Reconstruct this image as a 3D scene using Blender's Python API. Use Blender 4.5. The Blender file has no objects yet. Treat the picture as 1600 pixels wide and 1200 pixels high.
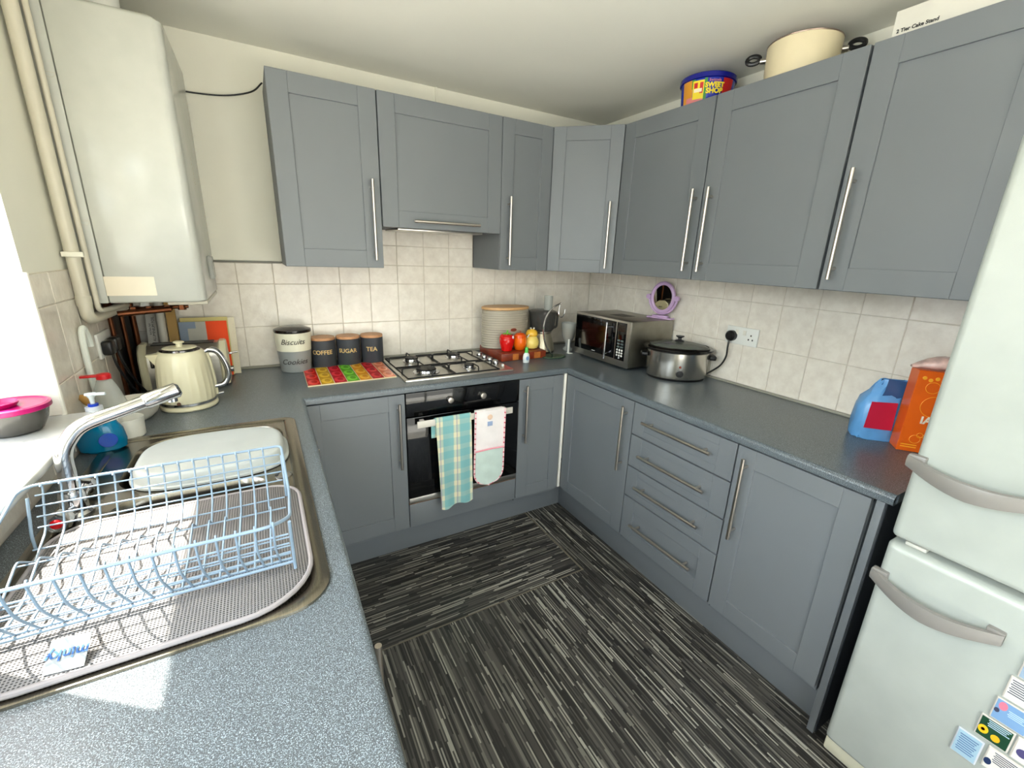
import bpy, bmesh, math, random
from mathutils import Vector, Matrix
from math import sin, cos, pi, radians
random.seed(7)
S = bpy.context.scene
COL = S.collection
# ---------------------------------------------------------------- camera
F, PX, PY = 677.15, 806.4, 601.94
cam_d = bpy.data.cameras.new('camera'); cam = bpy.data.objects.new('camera', cam_d); COL.objects.link(cam)
S.camera = cam
yaw, pit, rol = 0.531, -0.2909, 0.0361
fw = Vector((sin(yaw)*cos(pit), cos(yaw)*cos(pit), sin(pit)))
r0 = Vector((cos(yaw), -sin(yaw), 0)); u0 = r0.cross(fw)
rr_ = r0*cos(rol)+u0*sin(rol); uu_ = -r0*sin(rol)+u0*cos(rol)
M = Matrix((rr_, uu_, -fw)).transposed().to_4x4(); M.translation = (-2.0087, -2.4491, 1.4872)
cam.matrix_world = M
cam_d.sensor_fit = 'HORIZONTAL'; cam_d.sensor_width = 36; cam_d.lens = F*36/1600
cam_d.shift_x = (800-PX)/1600; cam_d.shift_y = (PY-600)/1600
cam_d.clip_start = 0.02
# ---------------------------------------------------------------- view, world, sun
S.view_settings.view_transform = 'Standard'; S.view_settings.look = 'None'
S.view_settings.gamma = 1; S.view_settings.use_curve_mapping = False
S.view_settings.exposure = 0.36
W = bpy.data.worlds.new('world'); S.world = W; W.use_nodes = True
wn = W.node_tree; bg = wn.nodes['Background']
sky = wn.nodes.new('ShaderNodeTexSky'); sky.sky_type = 'NISHITA'; sky.sun_disc = False
sky.sun_elevation = radians(60); sky.sun_rotation = radians(-50); sky.air_density = 1.6; sky.dust_density = 5.0; sky.ozone_density = 1.0
wn.links.new(sky.outputs[0], bg.inputs[0]); bg.inputs[1].default_value = 0.62
sun_d = bpy.data.lights.new('sun', 'SUN'); sun_d.energy = 21.0; sun_d.angle = radians(0.6); sun_d.color = (1, .95, .86)
sun = bpy.data.objects.new('sun', sun_d); COL.objects.link(sun)
sd = Vector((.395, -.305, -.866)); sun.rotation_euler = sd.to_track_quat('-Z', 'Y').to_euler(); sun.location = (-4, 1, 5)
def area(name, loc, d, sx, sy, e, col):
    l = bpy.data.lights.new(name, 'AREA'); l.shape = 'RECTANGLE'; l.size = sx; l.size_y = sy; l.energy = e; l.color = col
    o = bpy.data.objects.new(name, l); COL.objects.link(o); o.location = loc
    o.rotation_euler = Vector(d).to_track_quat('-Z', 'Y').to_euler(); return o
# daylight standing in the openings: window over the sink, plus fill lamps in the added unseen near window and glazed door
area('daylight_window', (-2.80, -1.24, 1.58), (1, 0, -.25), .66, 1.1, 5.5, (.96, .985, 1))
area('fill_lamp_near', (-2.80, -2.28, 1.58), (1, 0, -.75), 1.0, 1.1, 30, (.82, .92, 1))
area('fill_lamp_rear', (-1.25, -3.62, 1.15), (0, 1, 0), 1.7, 1.9, 29, (1, .975, .91))

# ---------------------------------------------------------------- materials
def lin(c):
    return tuple(((x/255)/12.92 if x/255 <= .04045 else ((x/255+.055)/1.055)**2.4) for x in c)
MATS = {}
class NB:
    def __init__(s, m): s.nt = m.node_tree; s.n = s.nt.nodes; s.l = s.nt.links
    def new(s, t, **k):
        x = s.n.new(t)
        for a, b in k.items(): setattr(x, a, b)
        return x
    def set(s, inp, v):
        if hasattr(v, 'is_output'): s.l.new(v, inp)
        else: inp.default_value = v
    def math(s, op, a, b=None, c=None):
        x = s.new('ShaderNodeMath', operation=op); s.set(x.inputs[0], a)
        if b is not None: s.set(x.inputs[1], b)
        if c is not None: s.set(x.inputs[2], c)
        return x.outputs[0]
    def mix(s, f, a, b):
        x = s.new('ShaderNodeMix', data_type='RGBA'); s.set(x.inputs[0], f)
        s.set(x.inputs[6], a if hasattr(a, 'is_output') else (*a, 1)); s.set(x.inputs[7], b if hasattr(b, 'is_output') else (*b, 1))
        return x.outputs[2]
    def ramp(s, f, stops, interp='LINEAR'):
        x = s.new('ShaderNodeValToRGB'); x.color_ramp.interpolation = interp; e = x.color_ramp.elements
        while len(e) < len(stops): e.new(.5)
        for i, (p, c) in enumerate(stops): e[i].position = p; e[i].color = (*c, 1)
        s.set(x.inputs[0], f); return x.outputs[0]
    def pos(s, kind='Object'): return s.new('ShaderNodeTexCoord').outputs[kind]
    def xyz(s, v):
        x = s.new('ShaderNodeSeparateXYZ'); s.set(x.inputs[0], v); return x.outputs
    def noise(s, v, scale, det=2, rough=.5):
        x = s.new('ShaderNodeTexNoise'); s.set(x.inputs['Vector'], v); x.inputs['Scale'].default_value = scale
        x.inputs['Detail'].default_value = det; x.inputs['Roughness'].default_value = rough; return x.outputs[0]
    def bump(s, h, strength, dist=.001):
        x = s.new('ShaderNodeBump'); x.inputs['Strength'].default_value = strength; x.inputs['Distance'].default_value = dist
        s.set(x.inputs['Height'], h); s.l.new(x.outputs[0], s.bsdf.inputs['Normal'])
def mat(name, col=(.5, .5, .5), rough=.5, metal=0, spec=.5, srgb=True, **k):
    m = bpy.data.materials.new(name); m.use_nodes = True; nb = NB(m); b = nb.n['Principled BSDF']; nb.bsdf = b
    c = lin(col) if srgb else col
    b.inputs['Base Color'].default_value = (*c, 1); b.inputs['Roughness'].default_value = rough; b.inputs['Metallic'].default_value = metal
    b.inputs['Specular IOR Level'].default_value = spec
    for a, v in k.items(): b.inputs[a.replace('_', ' ')].default_value = v
    MATS[name] = m; return m, nb
def base(nb, v): nb.set(nb.bsdf.inputs['Base Color'], v)
def vary(name, col, rough=.5, metal=0, amt=.08, scale=12, bump=0, bscale=200, **k):
    m, nb = mat(name, col, rough, metal, **k); p = nb.pos(); n = nb.noise(p, scale, 3); c = lin(col)
    base(nb, nb.ramp(n, [(.3, tuple(x*(1-amt) for x in c)), (.7, tuple(min(1, x*(1+amt)) for x in c))]))
    if bump: nb.bump(nb.noise(p, bscale, 2), bump)
    return m
paint = vary('cream_wall_paint', (238, 235, 220), .75, amt=.03, scale=3, bump=.15, bscale=90)
ceilp = vary('ceiling_paint', (238, 236, 224), .85, amt=.02, scale=2, bump=.2, bscale=60)
grey = vary('grey_painted_wood', (110, 114, 117), .42, amt=.02, scale=5, bump=.04, bscale=300)
carc = vary('cabinet_board', (108, 112, 115), .6, amt=.03)
darkboard = vary('shadow_board', (70, 74, 78), .6)
whitep = vary('white_plastic', (232, 232, 226), .35, amt=.02)
creamp = vary('cream_enamel', (214, 207, 176), .22, amt=.02)
blackp = vary('black_plastic', (16, 16, 17), .35)
blackm = vary('matt_black_iron', (22, 20, 20), .5)
m_, nb = mat('chrome', (186, 186, 188), .07, 1); chrome = m_
m_, nb = mat('nickel', (198, 190, 180), .28, 1); nickel = m_
def brushed(name, col, rough, sc=(4, 4, 250)):
    m, nb = mat(name, col, rough, 1); p = nb.pos(); mp = nb.new('ShaderNodeMapping'); nb.set(mp.inputs[0], p); mp.inputs['Scale'].default_value = sc
    n = nb.noise(mp.outputs[0], 3, 3); c = lin(col); base(nb, nb.ramp(n, [(.3, tuple(x*.85 for x in c)), (.7, tuple(min(1, x*1.1) for x in c))]))
    nb.bump(n, .12, .0005); return m
steel = brushed('brushed_steel', (200, 196, 188), .3)
sinkst = brushed('sink_steel', (146, 140, 128), .22, (250, 6, 6))
# tiles
m_, nb = mat('glazed_tile', (224, 219, 206), .16); tile_m = m_; p = nb.pos('Object'); oi = nb.new('ShaderNodeObjectInfo')
va = nb.new('ShaderNodeVectorMath', operation='ADD'); nb.set(va.inputs[0], p); nb.l.new(oi.outputs['Location'], va.inputs[1])
mp = nb.new('ShaderNodeMapping'); nb.l.new(va.outputs[0], mp.inputs[0]); mp.inputs['Rotation'].default_value = (.6, .6, .6); mp.inputs['Scale'].default_value = (1, 3, 1)
n = nb.noise(mp.outputs[0], 22, 4, .6); base(nb, nb.ramp(n, [(.3, lin((222, 213, 200))), (.65, lin((236, 229, 217)))])); nb.bump(n, .35, .004)
grout = vary('grout', (206, 196, 182), .8)
# worktop
m_, nb = mat('speckled_laminate', (100, 104, 106), .3); wt_m = m_; p = nb.pos()
n1 = nb.noise(p, 640, 2, .7); n2 = nb.noise(p, 130, 2, .6)
c = nb.ramp(n1, [(.36, lin((48, 50, 51))), (.47, lin((78, 83, 86))), (.56, lin((96, 106, 112))), (.64, lin((176, 188, 194)))])
base(nb, nb.mix(nb.math('MULTIPLY', n2, .35), c, lin((64, 69, 73)))); nb.bump(n1, .08, .0004)
# floor: strips of random greys; axis 0 = strips along x, 1 = strips along y
def floor_mat(name, ax):
    m, nb = mat(name, (90, 86, 78), .42); x, y, z = nb.xyz(nb.pos())
    u, v = (x, y) if ax == 0 else (y, x)
    row = nb.math('FLOOR', nb.math('DIVIDE', v, .0048))
    w1 = nb.new('ShaderNodeTexWhiteNoise', noise_dimensions='1D'); nb.set(w1.inputs['W'], row)
    seg = nb.math('FLOOR', nb.math('ADD', nb.math('DIVIDE', u, .15), nb.math('MULTIPLY', w1.outputs[0], 17)))
    cx = nb.new('ShaderNodeCombineXYZ'); nb.set(cx.inputs[0], row); nb.set(cx.inputs[1], seg)
    w2 = nb.new('ShaderNodeTexWhiteNoise', noise_dimensions='2D'); nb.l.new(cx.outputs[0], w2.inputs['Vector'])
    c = nb.ramp(w2.outputs[0], [(0, lin((30, 28, 26))), (.26, lin((62, 59, 55))), (.48, lin((82, 79, 73))), (.66, lin((40, 38, 36))), (.79, lin((158, 155, 143))), (.88, lin((112, 109, 100)))], 'CONSTANT')
    n = nb.noise(nb.pos(), 60, 3); base(nb, nb.mix(nb.math('MULTIPLY', n, .2), c, lin((70, 67, 60))))
    nb.bump(w2.outputs[0], .15, .0006); return m
fl_x = floor_mat('striped_vinyl_across', 0); fl_y = floor_mat('striped_vinyl_along', 1)
joint_m = vary('vinyl_joint', (92, 86, 76), .5)
ovenglass, nb = mat('black_oven_glass', (6, 6, 7), .06)
def glassy(name, col, alpha, rough=.05):
    m = bpy.data.materials.new(name); m.use_nodes = True; nt = m.node_tree; nt.nodes.clear()
    o = nt.nodes.new('ShaderNodeOutputMaterial'); mx = nt.nodes.new('ShaderNodeMixShader'); t = nt.nodes.new('ShaderNodeBsdfTransparent')
    p = nt.nodes.new('ShaderNodeBsdfPrincipled'); p.inputs['Base Color'].default_value = (*lin(col), 1); p.inputs['Roughness'].default_value = rough
    t.inputs[0].default_value = (*[.5+.5*x for x in lin(col)], 1); mx.inputs[0].default_value = alpha
    nt.links.new(t.outputs[0], mx.inputs[1]); nt.links.new(p.outputs[0], mx.inputs[2]); nt.links.new(mx.outputs[0], o.inputs[0]); return m
clear = glassy('clear_plastic', (214, 216, 212), .36)
smoke = glassy('smoky_plastic', (92, 90, 86), .5)
windowglass = glassy('window_glass', (250, 252, 252), .05, .0)
bluegel = glassy('blue_gel', (0, 118, 160), .86)
lidglass = glassy('lid_glass', (120, 124, 116), .6)
wood = vary('pale_wood_lid', (196, 146, 104), .5, amt=.12, scale=40)
bamboo = vary('bamboo_lid', (205, 160, 108), .45, amt=.1, scale=25)
mahog = vary('red_brown_wood', (126, 48, 24), .35, amt=.3, scale=18)
mahog2 = vary('golden_end_grain', (188, 110, 48), .4, amt=.25, scale=30)
copper = vary('old_copper', (96, 58, 38), .4, 1, amt=.25, scale=20)
def P(name, col, rough=.5, **k): return MATS.get(name) or vary(name, col, rough, amt=.04, **k)

# ---------------------------------------------------------------- mesh helpers
class B:
    def __init__(s): s.bm = bmesh.new()
    def box(s, x0, x1, y0, y1, z0, z1, r=0, seg=2, mi=0, M=None):
        t = bmesh.new(); bmesh.ops.create_cube(t, size=1)
        x0, x1 = min(x0, x1), max(x0, x1); y0, y1 = min(y0, y1), max(y0, y1); z0, z1 = min(z0, z1), max(z0, z1)
        for v in t.verts: v.co = Vector((x0+(v.co.x+.5)*(x1-x0), y0+(v.co.y+.5)*(y1-y0), z0+(v.co.z+.5)*(z1-z0)))
        if r: bmesh.ops.bevel(t, geom=t.edges[:], offset=min(r, (x1-x0)*.49, (y1-y0)*.49, (z1-z0)*.49), segments=seg, profile=.5, affect='EDGES')
        s.add(t, mi, M); return s
    def add(s, t, mi=0, M=None):
        for f in t.faces: f.material_index = mi
        if M is not None: t.transform(M)
        me = bpy.data.meshes.new('t'); t.to_mesh(me); t.free(); s.bm.from_mesh(me); bpy.data.meshes.remove(me); return s
    def loft(s, loops, cap0=True, cap1=True, mi=0, closed=True, M=None):
        t = bmesh.new(); R = [[t.verts.new(p) for p in L] for L in loops]; n = len(R[0])
        for a, b in zip(R, R[1:]):
            for i in range(n if closed else n-1):
                j = (i+1) % n; t.faces.new((a[i], a[j], b[j], b[i]))
        if cap0: t.faces.new(R[0][::-1])
        if cap1: t.faces.new(R[-1])
        bmesh.ops.recalc_face_normals(t, faces=t.faces[:]); s.add(t, mi, M); return s
    def lathe(s, prof, n=32, c=(0, 0, 0), mi=0, cap0=True, cap1=True, M=None, sx=1, sy=1, fl=None):
        L = []
        for r, z in prof:
            r = max(r, .0001)
            L.append([(c[0]+sx*(r*(1+(fl(a, z) if fl else 0)))*cos(a), c[1]+sy*(r*(1+(fl(a, z) if fl else 0)))*sin(a), c[2]+z) for a in [2*pi*i/n for i in range(n)]])
        return s.loft(L, cap0, cap1, mi, M=M)
    def tube(s, pts, r, n=8, closed=False, mi=0, cap=True, M=None):
        pts = [Vector(p) for p in pts]; N = len(pts); L = []; up = None
        rs = r if isinstance(r, (list, tuple)) else [r]*N
        for i, p in enumerate(pts):
            a = pts[(i-1) % N] if (closed or i > 0) else p; b = pts[(i+1) % N] if (closed or i < N-1) else p
            d = (b-a).normalized()
            if up is None:
                up = Vector((0, 0, 1)) if abs(d.z) < .9 else Vector((1, 0, 0))
            u = (up-d*up.dot(d)).normalized(); w = d.cross(u); up = u
            L.append([tuple(p+(u*cos(2*pi*k/n)+w*sin(2*pi*k/n))*rs[i]) for k in range(n)])
        if closed: L.append(L[0])
        return s.loft(L, cap and not closed, cap and not closed, mi, M=M)
    def cyl(s, p0, p1, r, n=16, mi=0, M=None): return s.tube([p0, p1], r, n, mi=mi, M=M)
    def fill(s, loops, z, mi=0):
        t = bmesh.new(); es = []
        for L in loops:
            vs = [t.verts.new((p[0], p[1], z)) for p in L]
            for i in range(len(vs)): es.append(t.edges.new((vs[i], vs[(i+1) % len(vs)])))
        bmesh.ops.triangle_fill(t, use_beauty=True, edges=es, normal=(0, 0, 1)); 
        for f in t.faces:
            if f.normal.z < 0: f.normal_flip()
        return s.add(t, mi)
def arc(p, n=6):
    """rounded polyline through corner points given as (point, radius)"""
    out = []
    for i, (q, r) in enumerate(p):
        q = Vector(q)
        if r == 0 or i in (0, len(p)-1): out.append(q); continue
        a = (Vector(p[i-1][0])-q); b = (Vector(p[i+1][0])-q); r = min(r, a.length*.49, b.length*.49)
        A = q+a.normalized()*r; C = q+b.normalized()*r
        for k in range(n+1):
            t = k/n; out.append(A*(1-t)**2+q*2*t*(1-t)+C*t*t)
    return out
def smoothline(pts, n=6):
    pts = [Vector(p) for p in pts]; P_ = [pts[0]*2-pts[1]]+pts+[pts[-1]*2-pts[-2]]; out = []
    for i in range(1, len(P_)-2):
        a, b, c, d = P_[i-1:i+3]
        for k in range(n):
            t = k/n; out.append(.5*((2*b)+(-a+c)*t+(2*a-5*b+4*c-d)*t*t+(-a+3*b-3*c+d)*t**3))
    out.append(pts[-1]); return out
def rr(x0, x1, y0, y1, r, z, n=6):
    L = []; r = r if isinstance(r, (list, tuple)) else [r]*4
    for (cx, cy, a0, q) in ((x1-r[0], y1-r[0], 0, r[0]), (x0+r[1], y1-r[1], 90, r[1]), (x0+r[2], y0+r[2], 180, r[2]), (x1-r[3], y0+r[3], 270, r[3])):
        for k in range(n+1):
            a = radians(a0+90*k/n); L.append((cx+q*cos(a), cy+q*sin(a), z))
    return L
ORG = {}
def tag(o, label=None, cat=None, group=None, kind=None):
    for k, v in (('label', label), ('category', cat), ('group', group), ('kind', kind)):
        if v: o[k] = v
    return o
def thing(name, loc, label, cat, group=None, rz=0):
    o = bpy.data.objects.new(name, None); COL.objects.link(o); o.location = loc; o.rotation_euler = (0, 0, rz); o.empty_display_size = .05
    ORG[o] = Vector(loc) if rz == 0 else None
    return tag(o, label, cat, group)
def obj(name, b, mats, parent=None, local=False, ang=35, label=None, loc=None):
    me = bpy.data.meshes.new(name); bm = b.bm
    org = Vector((0, 0, 0)) if parent is None else ORG.get(parent)
    if parent is None and loc is not None: org = Vector(loc)
    if not local and org is not None: bmesh.ops.translate(bm, vec=-org, verts=bm.verts[:])
    bm.to_mesh(me); bm.free()
    for m in (mats if isinstance(mats, (list, tuple)) else [mats]): me.materials.append(m)
    for p in me.polygons: p.use_smooth = True
    me.set_sharp_from_angle(angle=radians(ang))
    o = bpy.data.objects.new(name, me); COL.objects.link(o)
    if parent is not None: o.parent = parent
    elif loc is not None: o.location = loc
    ORG[o] = None if (local and parent is not None and org is None) else (org if org is not None else None)
    if local and parent is not None: ORG[o] = None
    if label: o['label'] = label
    return o
def struct(name, b, mats, parent=None, **k):
    o = obj(name, b, mats, parent, **k)
    if parent is None: o['kind'] = 'structure'
    return o
def text_b(s, size, M, ext=.0004, wrap=None, shear=0, bold=0, sp=1):
    cu = bpy.data.curves.new('t', 'FONT'); cu.body = s; cu.size = size; cu.extrude = ext; cu.align_x = 'CENTER'; cu.align_y = 'CENTER'; cu.shear = shear
    cu.resolution_u = 3; cu.offset = bold; cu.space_character = sp
    o = bpy.data.objects.new('t', cu); COL.objects.link(o); dg = bpy.context.evaluated_depsgraph_get(); dg.update()
    me = bpy.data.meshes.new_from_object(o.evaluated_get(dg)); bpy.data.objects.remove(o); bpy.data.curves.remove(cu)
    t = bmesh.new(); t.from_mesh(me); bpy.data.meshes.remove(me)
    if wrap:
        for v in t.verts:
            a = v.co.x/wrap; h = v.co.z; v.co = Vector(((wrap+h)*sin(a), v.co.y, (wrap+h)*cos(a)-wrap))
    b = B(); b.add(t, 0, M); return b
def basis(o, u, v):
    """matrix with local x->u, y->v, z->u x v, origin o"""
    u = Vector(u).normalized(); v = Vector(v).normalized(); w = u.cross(v)
    m = Matrix((u, v, w)).transposed().to_4x4(); m.translation = Vector(o); return m

# ================================================================= SETTING
WX0, YN, ZC = -2.51, -3.4, 2.30
b = B(); b.box(WX0, 0, YN, 0, -.06, -.003); floor = struct('floor', b, joint_m)
for (x0, x1, y0, y1, m) in ((-1.95, -.783, -1.068, -.40, fl_x), (-.772, -.40, -1.068, -.40, fl_y), (-1.95, -.0, YN, -1.076, fl_y), (-.772, -.4, -1.076, -1.068, fl_y)):
    bb = B().box(x0, x1, y0, y1, -.003, 0); obj('vinyl_sheet', bb, m, floor)
for (x0, x1, y0, y1) in ((-.783, -.779, -1.07, -.4), (-.776, -.772, -1.07, -.4), (-1.95, -.772, -1.0745, -1.0695)):
    obj('joint_strip', B().box(x0, x1, y0, y1, -.003, .0003), P('pale_joint', (112, 104, 90)), floor)
struct('ceiling', B().box(WX0-.2, .1, YN-.1, .1, ZC, ZC+.1), ceilp)
wall_back = struct('wall_back', B().box(WX0-.2, .12, 0.006, .12, -.05, ZC), paint)
wall_right = struct('wall_right', B().box(0.006, .12, YN-.1, .006, -.05, ZC), paint)
# left wall with the sink window and an unseen near opening added for light; outer face x=-2.70, frames at the outside
XO = -2.70
b = B()
for (y0, y1, z0, z1) in ((-.88, .006, -.05, ZC), (-1.61, -.88, -.05, 1.0), (-1.61, -.88, 2.07, ZC), (-1.82, -1.61, -.05, ZC), (-2.8, -1.82, -.05, 1.0), (-2.8, -1.82, 2.07, ZC), (YN-.1, -2.8, -.05, ZC)):  # pier between openings sized to keep sun from the added one out of view
    b.box(XO, WX0-.006, y0, y1, z0, z1)
wall_left = struct('wall_left', b, paint)
b = B()
for (x0, x1, z0, z1) in ((WX0, -2.12, -.05, ZC), (-.4, .01, -.05, ZC), (-2.12, -.4, 2.1, ZC)): b.box(x0, x1, YN-.12, YN, z0, z1)
struct('wall_near', b, paint)
struct('ground', B().box(-12, 8, -12, 8, -.35, -.25), P('pale_paving', (188, 184, 172)))
def window(name, y0, y1):
    b = B(); x0, x1 = XO, XO+.05
    for (a, c, d, e) in ((y0, y1, 1.0, 1.05), (y0, y1, 2.03, 2.07), (y0, y0+.04, 1.05, 2.03), (y1-.04, y1, 1.05, 2.03)): b.box(x0, x1, a, c, d, e, .004)
    w = struct(name, b, whitep); obj('pane', B().box(x0+.02, x0+.026, y0+.04, y1-.04, 1.05, 2.03), windowglass, w); return w
window('window_1', -1.61, -.88); window('added_window_2', -2.8, -1.82)  # the nearer window is unseen, added to let fill light in
b = B()
for (x0, x1, z0, z1) in ((-2.12, -2.06, 0, 2.1), (-.46, -.4, 0, 2.1), (-2.06, -.46, 2.04, 2.1), (-1.29, -1.23, 0, 2.04)): b.box(x0, x1, YN-.1, YN-.04, z0, z1, .004)
d = struct('added_door_1', b, whitep); obj('pane', B().box(-2.06, -.46, YN-.07, YN-.064, 0, 2.04), windowglass, d)  # unseen glazed door, added as a light source behind the camera
# window sill board
b = B().box(XO+.05, -2.452, -2.85, -.872, 1.001, 1.03, .012, 3)
struct('trim_1', b, P('gloss_white_sill', (196, 198, 194), .2))
# tiles ------------------------------------------------------------
TM = {}
def tmesh(w, h):
    k = (round(w, 3), round(h, 3))
    if k not in TM:
        b = B().box(-w/2, w/2, 0, .006, -h/2, h/2, .0016, 1); me = bpy.data.meshes.new('tile'); b.bm.to_mesh(me); b.bm.free(); me.materials.append(tile_m)
        TM[k] = me
    return TM[k]
def tile(parent, c, w, h, rz):
    o = bpy.data.objects.new('tile', tmesh(w-.0026, h-.0026)); COL.objects.link(o); o.parent = parent; o.location = c; o.rotation_euler = (0, 0, rz)
rows = [(.915, 1.11), (1.11, 1.314), (1.314, 1.412)]
obj('grout', B().box(WX0, 0, .003, .0062, .88, 1.412), grout, wall_back)
xs = [-.0 - .15*i for i in range(17)]
for i in range(17):
    x1 = -.15*i; x0 = max(x1-.15, WX0)
    for z0, z1 in rows: tile(wall_back, ((x0+x1)/2, .0, (z0+z1)/2), x1-x0, z1-z0, 0)
    if -1.6 < x0 < -.85:
        for z0, z1 in ((1.412, 1.514), (1.514, 1.714)): tile(wall_back, ((x0+x1)/2, .0, (z0+z1)/2), .15, z1-z0, 0)
obj('grout', B().box(-1.5, -.9, .003, .0062, 1.412, 1.714), grout, wall_back)
obj('grout', B().box(.003, .0062, -2.8, 0, .88, 1.412), grout, wall_right)
y1 = 0.0
while y1 > -2.7:
    y0 = y1-.15
    for z0, z1 in rows: tile(wall_right, (0, (y0+y1)/2, (z0+z1)/2), .15, z1-z0, -pi/2)
    y1 = y0
obj('grout', B().box(WX0-.0062, WX0-.003, -.88, 0, .88, 1.40), grout, wall_left)
obj('grout', B().box(WX0-.0062, WX0-.003, -2.9, -.88, .88, 1.0), grout, wall_left)
y1 = -.0
while y1 > -.87:
    y0 = max(y1-.15, -.88)
    for z0, z1 in ((.915, 1.11), (1.11, 1.314), (1.314, 1.40)): tile(wall_left, (WX0, (y0+y1)/2, (z0+z1)/2), y1-y0, z1-z0, pi/2)
    y1 = y0
y1 = -.88
while y1 > -2.8:
    y0 = y1-.15; tile(wall_left, (WX0, (y0+y1)/2, .957), .15, .086, pi/2); y1 = y0
obj('grout', B().box(XO+.05, WX0, -.886, -.8835, 1.03, 1.40), grout, wall_left)
for (x0, x1) in ((XO+.05, WX0),):
    for z0, z1 in ((1.03, 1.19), (1.19, 1.40)): tile(wall_left, ((x0+x1)/2, -.8895, (z0+z1)/2), x1-x0, z1-z0, 0)
obj('corner_bead', B().cyl((WX0-.001, -.884, 1.03), (WX0-.001, -.884, 1.405), .006, 8), P('bead_white', (222, 218, 206)), wall_left)
struct('trim_2', B().box(-2.2, -1.905, -.006, .006, 1.412, 1.420, .001), P('grey_trim', (120, 118, 108)))
struct('trim_3', B().box(WX0, -.0, -.008, 0, .905, .916, .002), P('upstand_seal', (150, 146, 132)))
struct('trim_4', B().box(-.008, 0, -2.09, -.008, .905, .916, .002), P('upstand_seal', (150, 146, 132)))
struct('trim_5', B().box(-1.115, -1.105, -.002, .006, 2.14, 2.30, .001), paint)

# ================================================================= WORKTOP
ZW = .905
SX0, SX1, SY0, SY1 = -2.462, -1.957, -1.775, -.80
def nose(y): return -1.905-.016*(-y-.6)/1.4
b = B(); R = .014
path = [(nose(-3.1), -3.1), (nose(-.6), -.6), (-.6, -.6), (-.6, -2.075)]
def off(d):   # d>0 : away from the room centre
    return [(path[0][0]-d, -3.1), (path[1][0]-d, -.6+d), (-.6+d, -.6+d), (-.6+d, -2.075)]
prof = [(R, ZW)]+[(R-R*sin(radians(a)), ZW-R+R*cos(radians(a))) for a in (15, 30, 45, 60, 75, 90)]+[(0, ZW-.028), (.004, ZW-.031), (.03, ZW-.031)]
L = [[(x, y, z) for (x, y) in off(d)] for d, z in prof]
t = bmesh.new(); RV = [[t.verts.new(p) for p in q] for q in L]
for a, c in zip(RV, RV[1:]):
    for i in range(3): t.faces.new((a[i], a[i+1], c[i+1], c[i]))
bmesh.ops.recalc_face_normals(t, faces=t.faces[:]); b.add(t)
hx0, hx1, hy0, hy1 = SX0+.03, SX1-.03, SY0+.03, SY1-.03
o_ = off(R)
def quad(pts):
    t = bmesh.new(); f = t.faces.new([t.verts.new(p) for p in pts]); f.normal_update()
    if f.normal.z < 0: f.normal_flip()
    b.add(t)
def q2(x0, x1, y0, y1, z=ZW): quad([(x0, y0, z), (x1, y0, z), (x1, y1, z), (x0, y1, z)])
yj = -.6+R
quad([(WX0, yj, ZW), (o_[1][0], yj, ZW), (o_[1][0], 0, ZW), (WX0, 0, ZW)])
q2(o_[1][0], o_[2][0], yj, 0); q2(o_[2][0], 0, yj, 0); q2(o_[2][0], 0, -2.075, yj)
def nx(y): return nose(y)-R
quad([(WX0, hy1, ZW), (nx(hy1), hy1, ZW), (nx(-.6), yj, ZW), (WX0, yj, ZW)])
q2(WX0, hx0, hy0, hy1); quad([(hx1, hy0, ZW), (nx(hy0), hy0, ZW), (nx(hy1), hy1, ZW), (hx1, hy1, ZW)])
quad([(WX0, -3.1, ZW), (nx(-3.1), -3.1, ZW), (nx(hy0), hy0, ZW), (WX0, hy0, ZW)])
b.box(-.57, 0, -2.075, -2.07, ZW-.031, ZW-.0005)
worktop = obj('worktop', b, wt_m, loc=(-1.2, -.3, ZW-.03)); tag(worktop, 'dark grey speckled laminate worktop running round three sides of the kitchen', 'worktop')

# ================================================================= CABINETS
def MF(o, u): return basis(o, u, (0, 0, 1))      # local x=u, y=up, z=u x up (outward when u chosen so)
def handle(parent, p0, p1, out, r=.0065):
    b = B(); p0, p1, out = Vector(p0), Vector(p1), Vector(out); d = (p1-p0).normalized()
    b.cyl(p0+out*.032, p1+out*.032, r, 12)
    for q in (p0+d*.035, p1-d*.035): b.cyl(q, q+out*.032, r*.8, 8)
    return obj('handle', b, nickel, parent)
def shaker(parent, o, u, w, h, name='door', st=.075, rail=None, flush=False):
    """o: lower corner on the carcass plane, u: width direction, outward = u x z"""
    out = Vector(u).cross(Vector((0, 0, 1))); rail = rail or st; g = .0015; T = .019
    m = Matrix((Vector(u), Vector((0, 0, 1)), out)).transposed().to_4x4(); m.translation = Vector(o)
    b = B(); w1, h1 = w-g, h-g
    b.box(g, st, g, h1, 0, T, .0012, 1, M=m); b.box(w-st, w1, g, h1, 0, T, .0012, 1, M=m)
    b.box(st, w-st, g, rail, 0, T, .0012, 1, M=m); b.box(st, w-st, h-rail, h1, 0, T, .0012, 1, M=m)
    d = obj(name, b, grey, parent)
    b = B().box(st-.001, w-st+.001, rail-.001, h-rail+.001, .002, T-(.0012 if flush else .0065), 0, M=m)
    obj('panel', b, grey, d); return d
def carcass(parent, x0, x1, y0, y1, z0, z1, face, top=True, back=True, m=None):
    b = B(); t = .016
    b.box(x0, x1, y0, y1, z0, z0+t)
    if top: b.box(x0, x1, y0, y1, z1-t, z1)
    if face == 'y':
        b.box(x0, x0+t, y0, y1, z0+t, z1-t); b.box(x1-t, x1, y0, y1, z0+t, z1-t); b.box(x0, x1, y1-.008, y1, z0, z1)
    else:
        b.box(x0, x1, y0, y0+t, z0+t, z1-t); b.box(x0, x1, y1-t, y1, z0+t, z1-t)
    return obj('carcass', b, m or carc, parent)
ZB, ZT, ZD0, ZD1 = 1.41, 2.13, .172, .870
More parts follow.
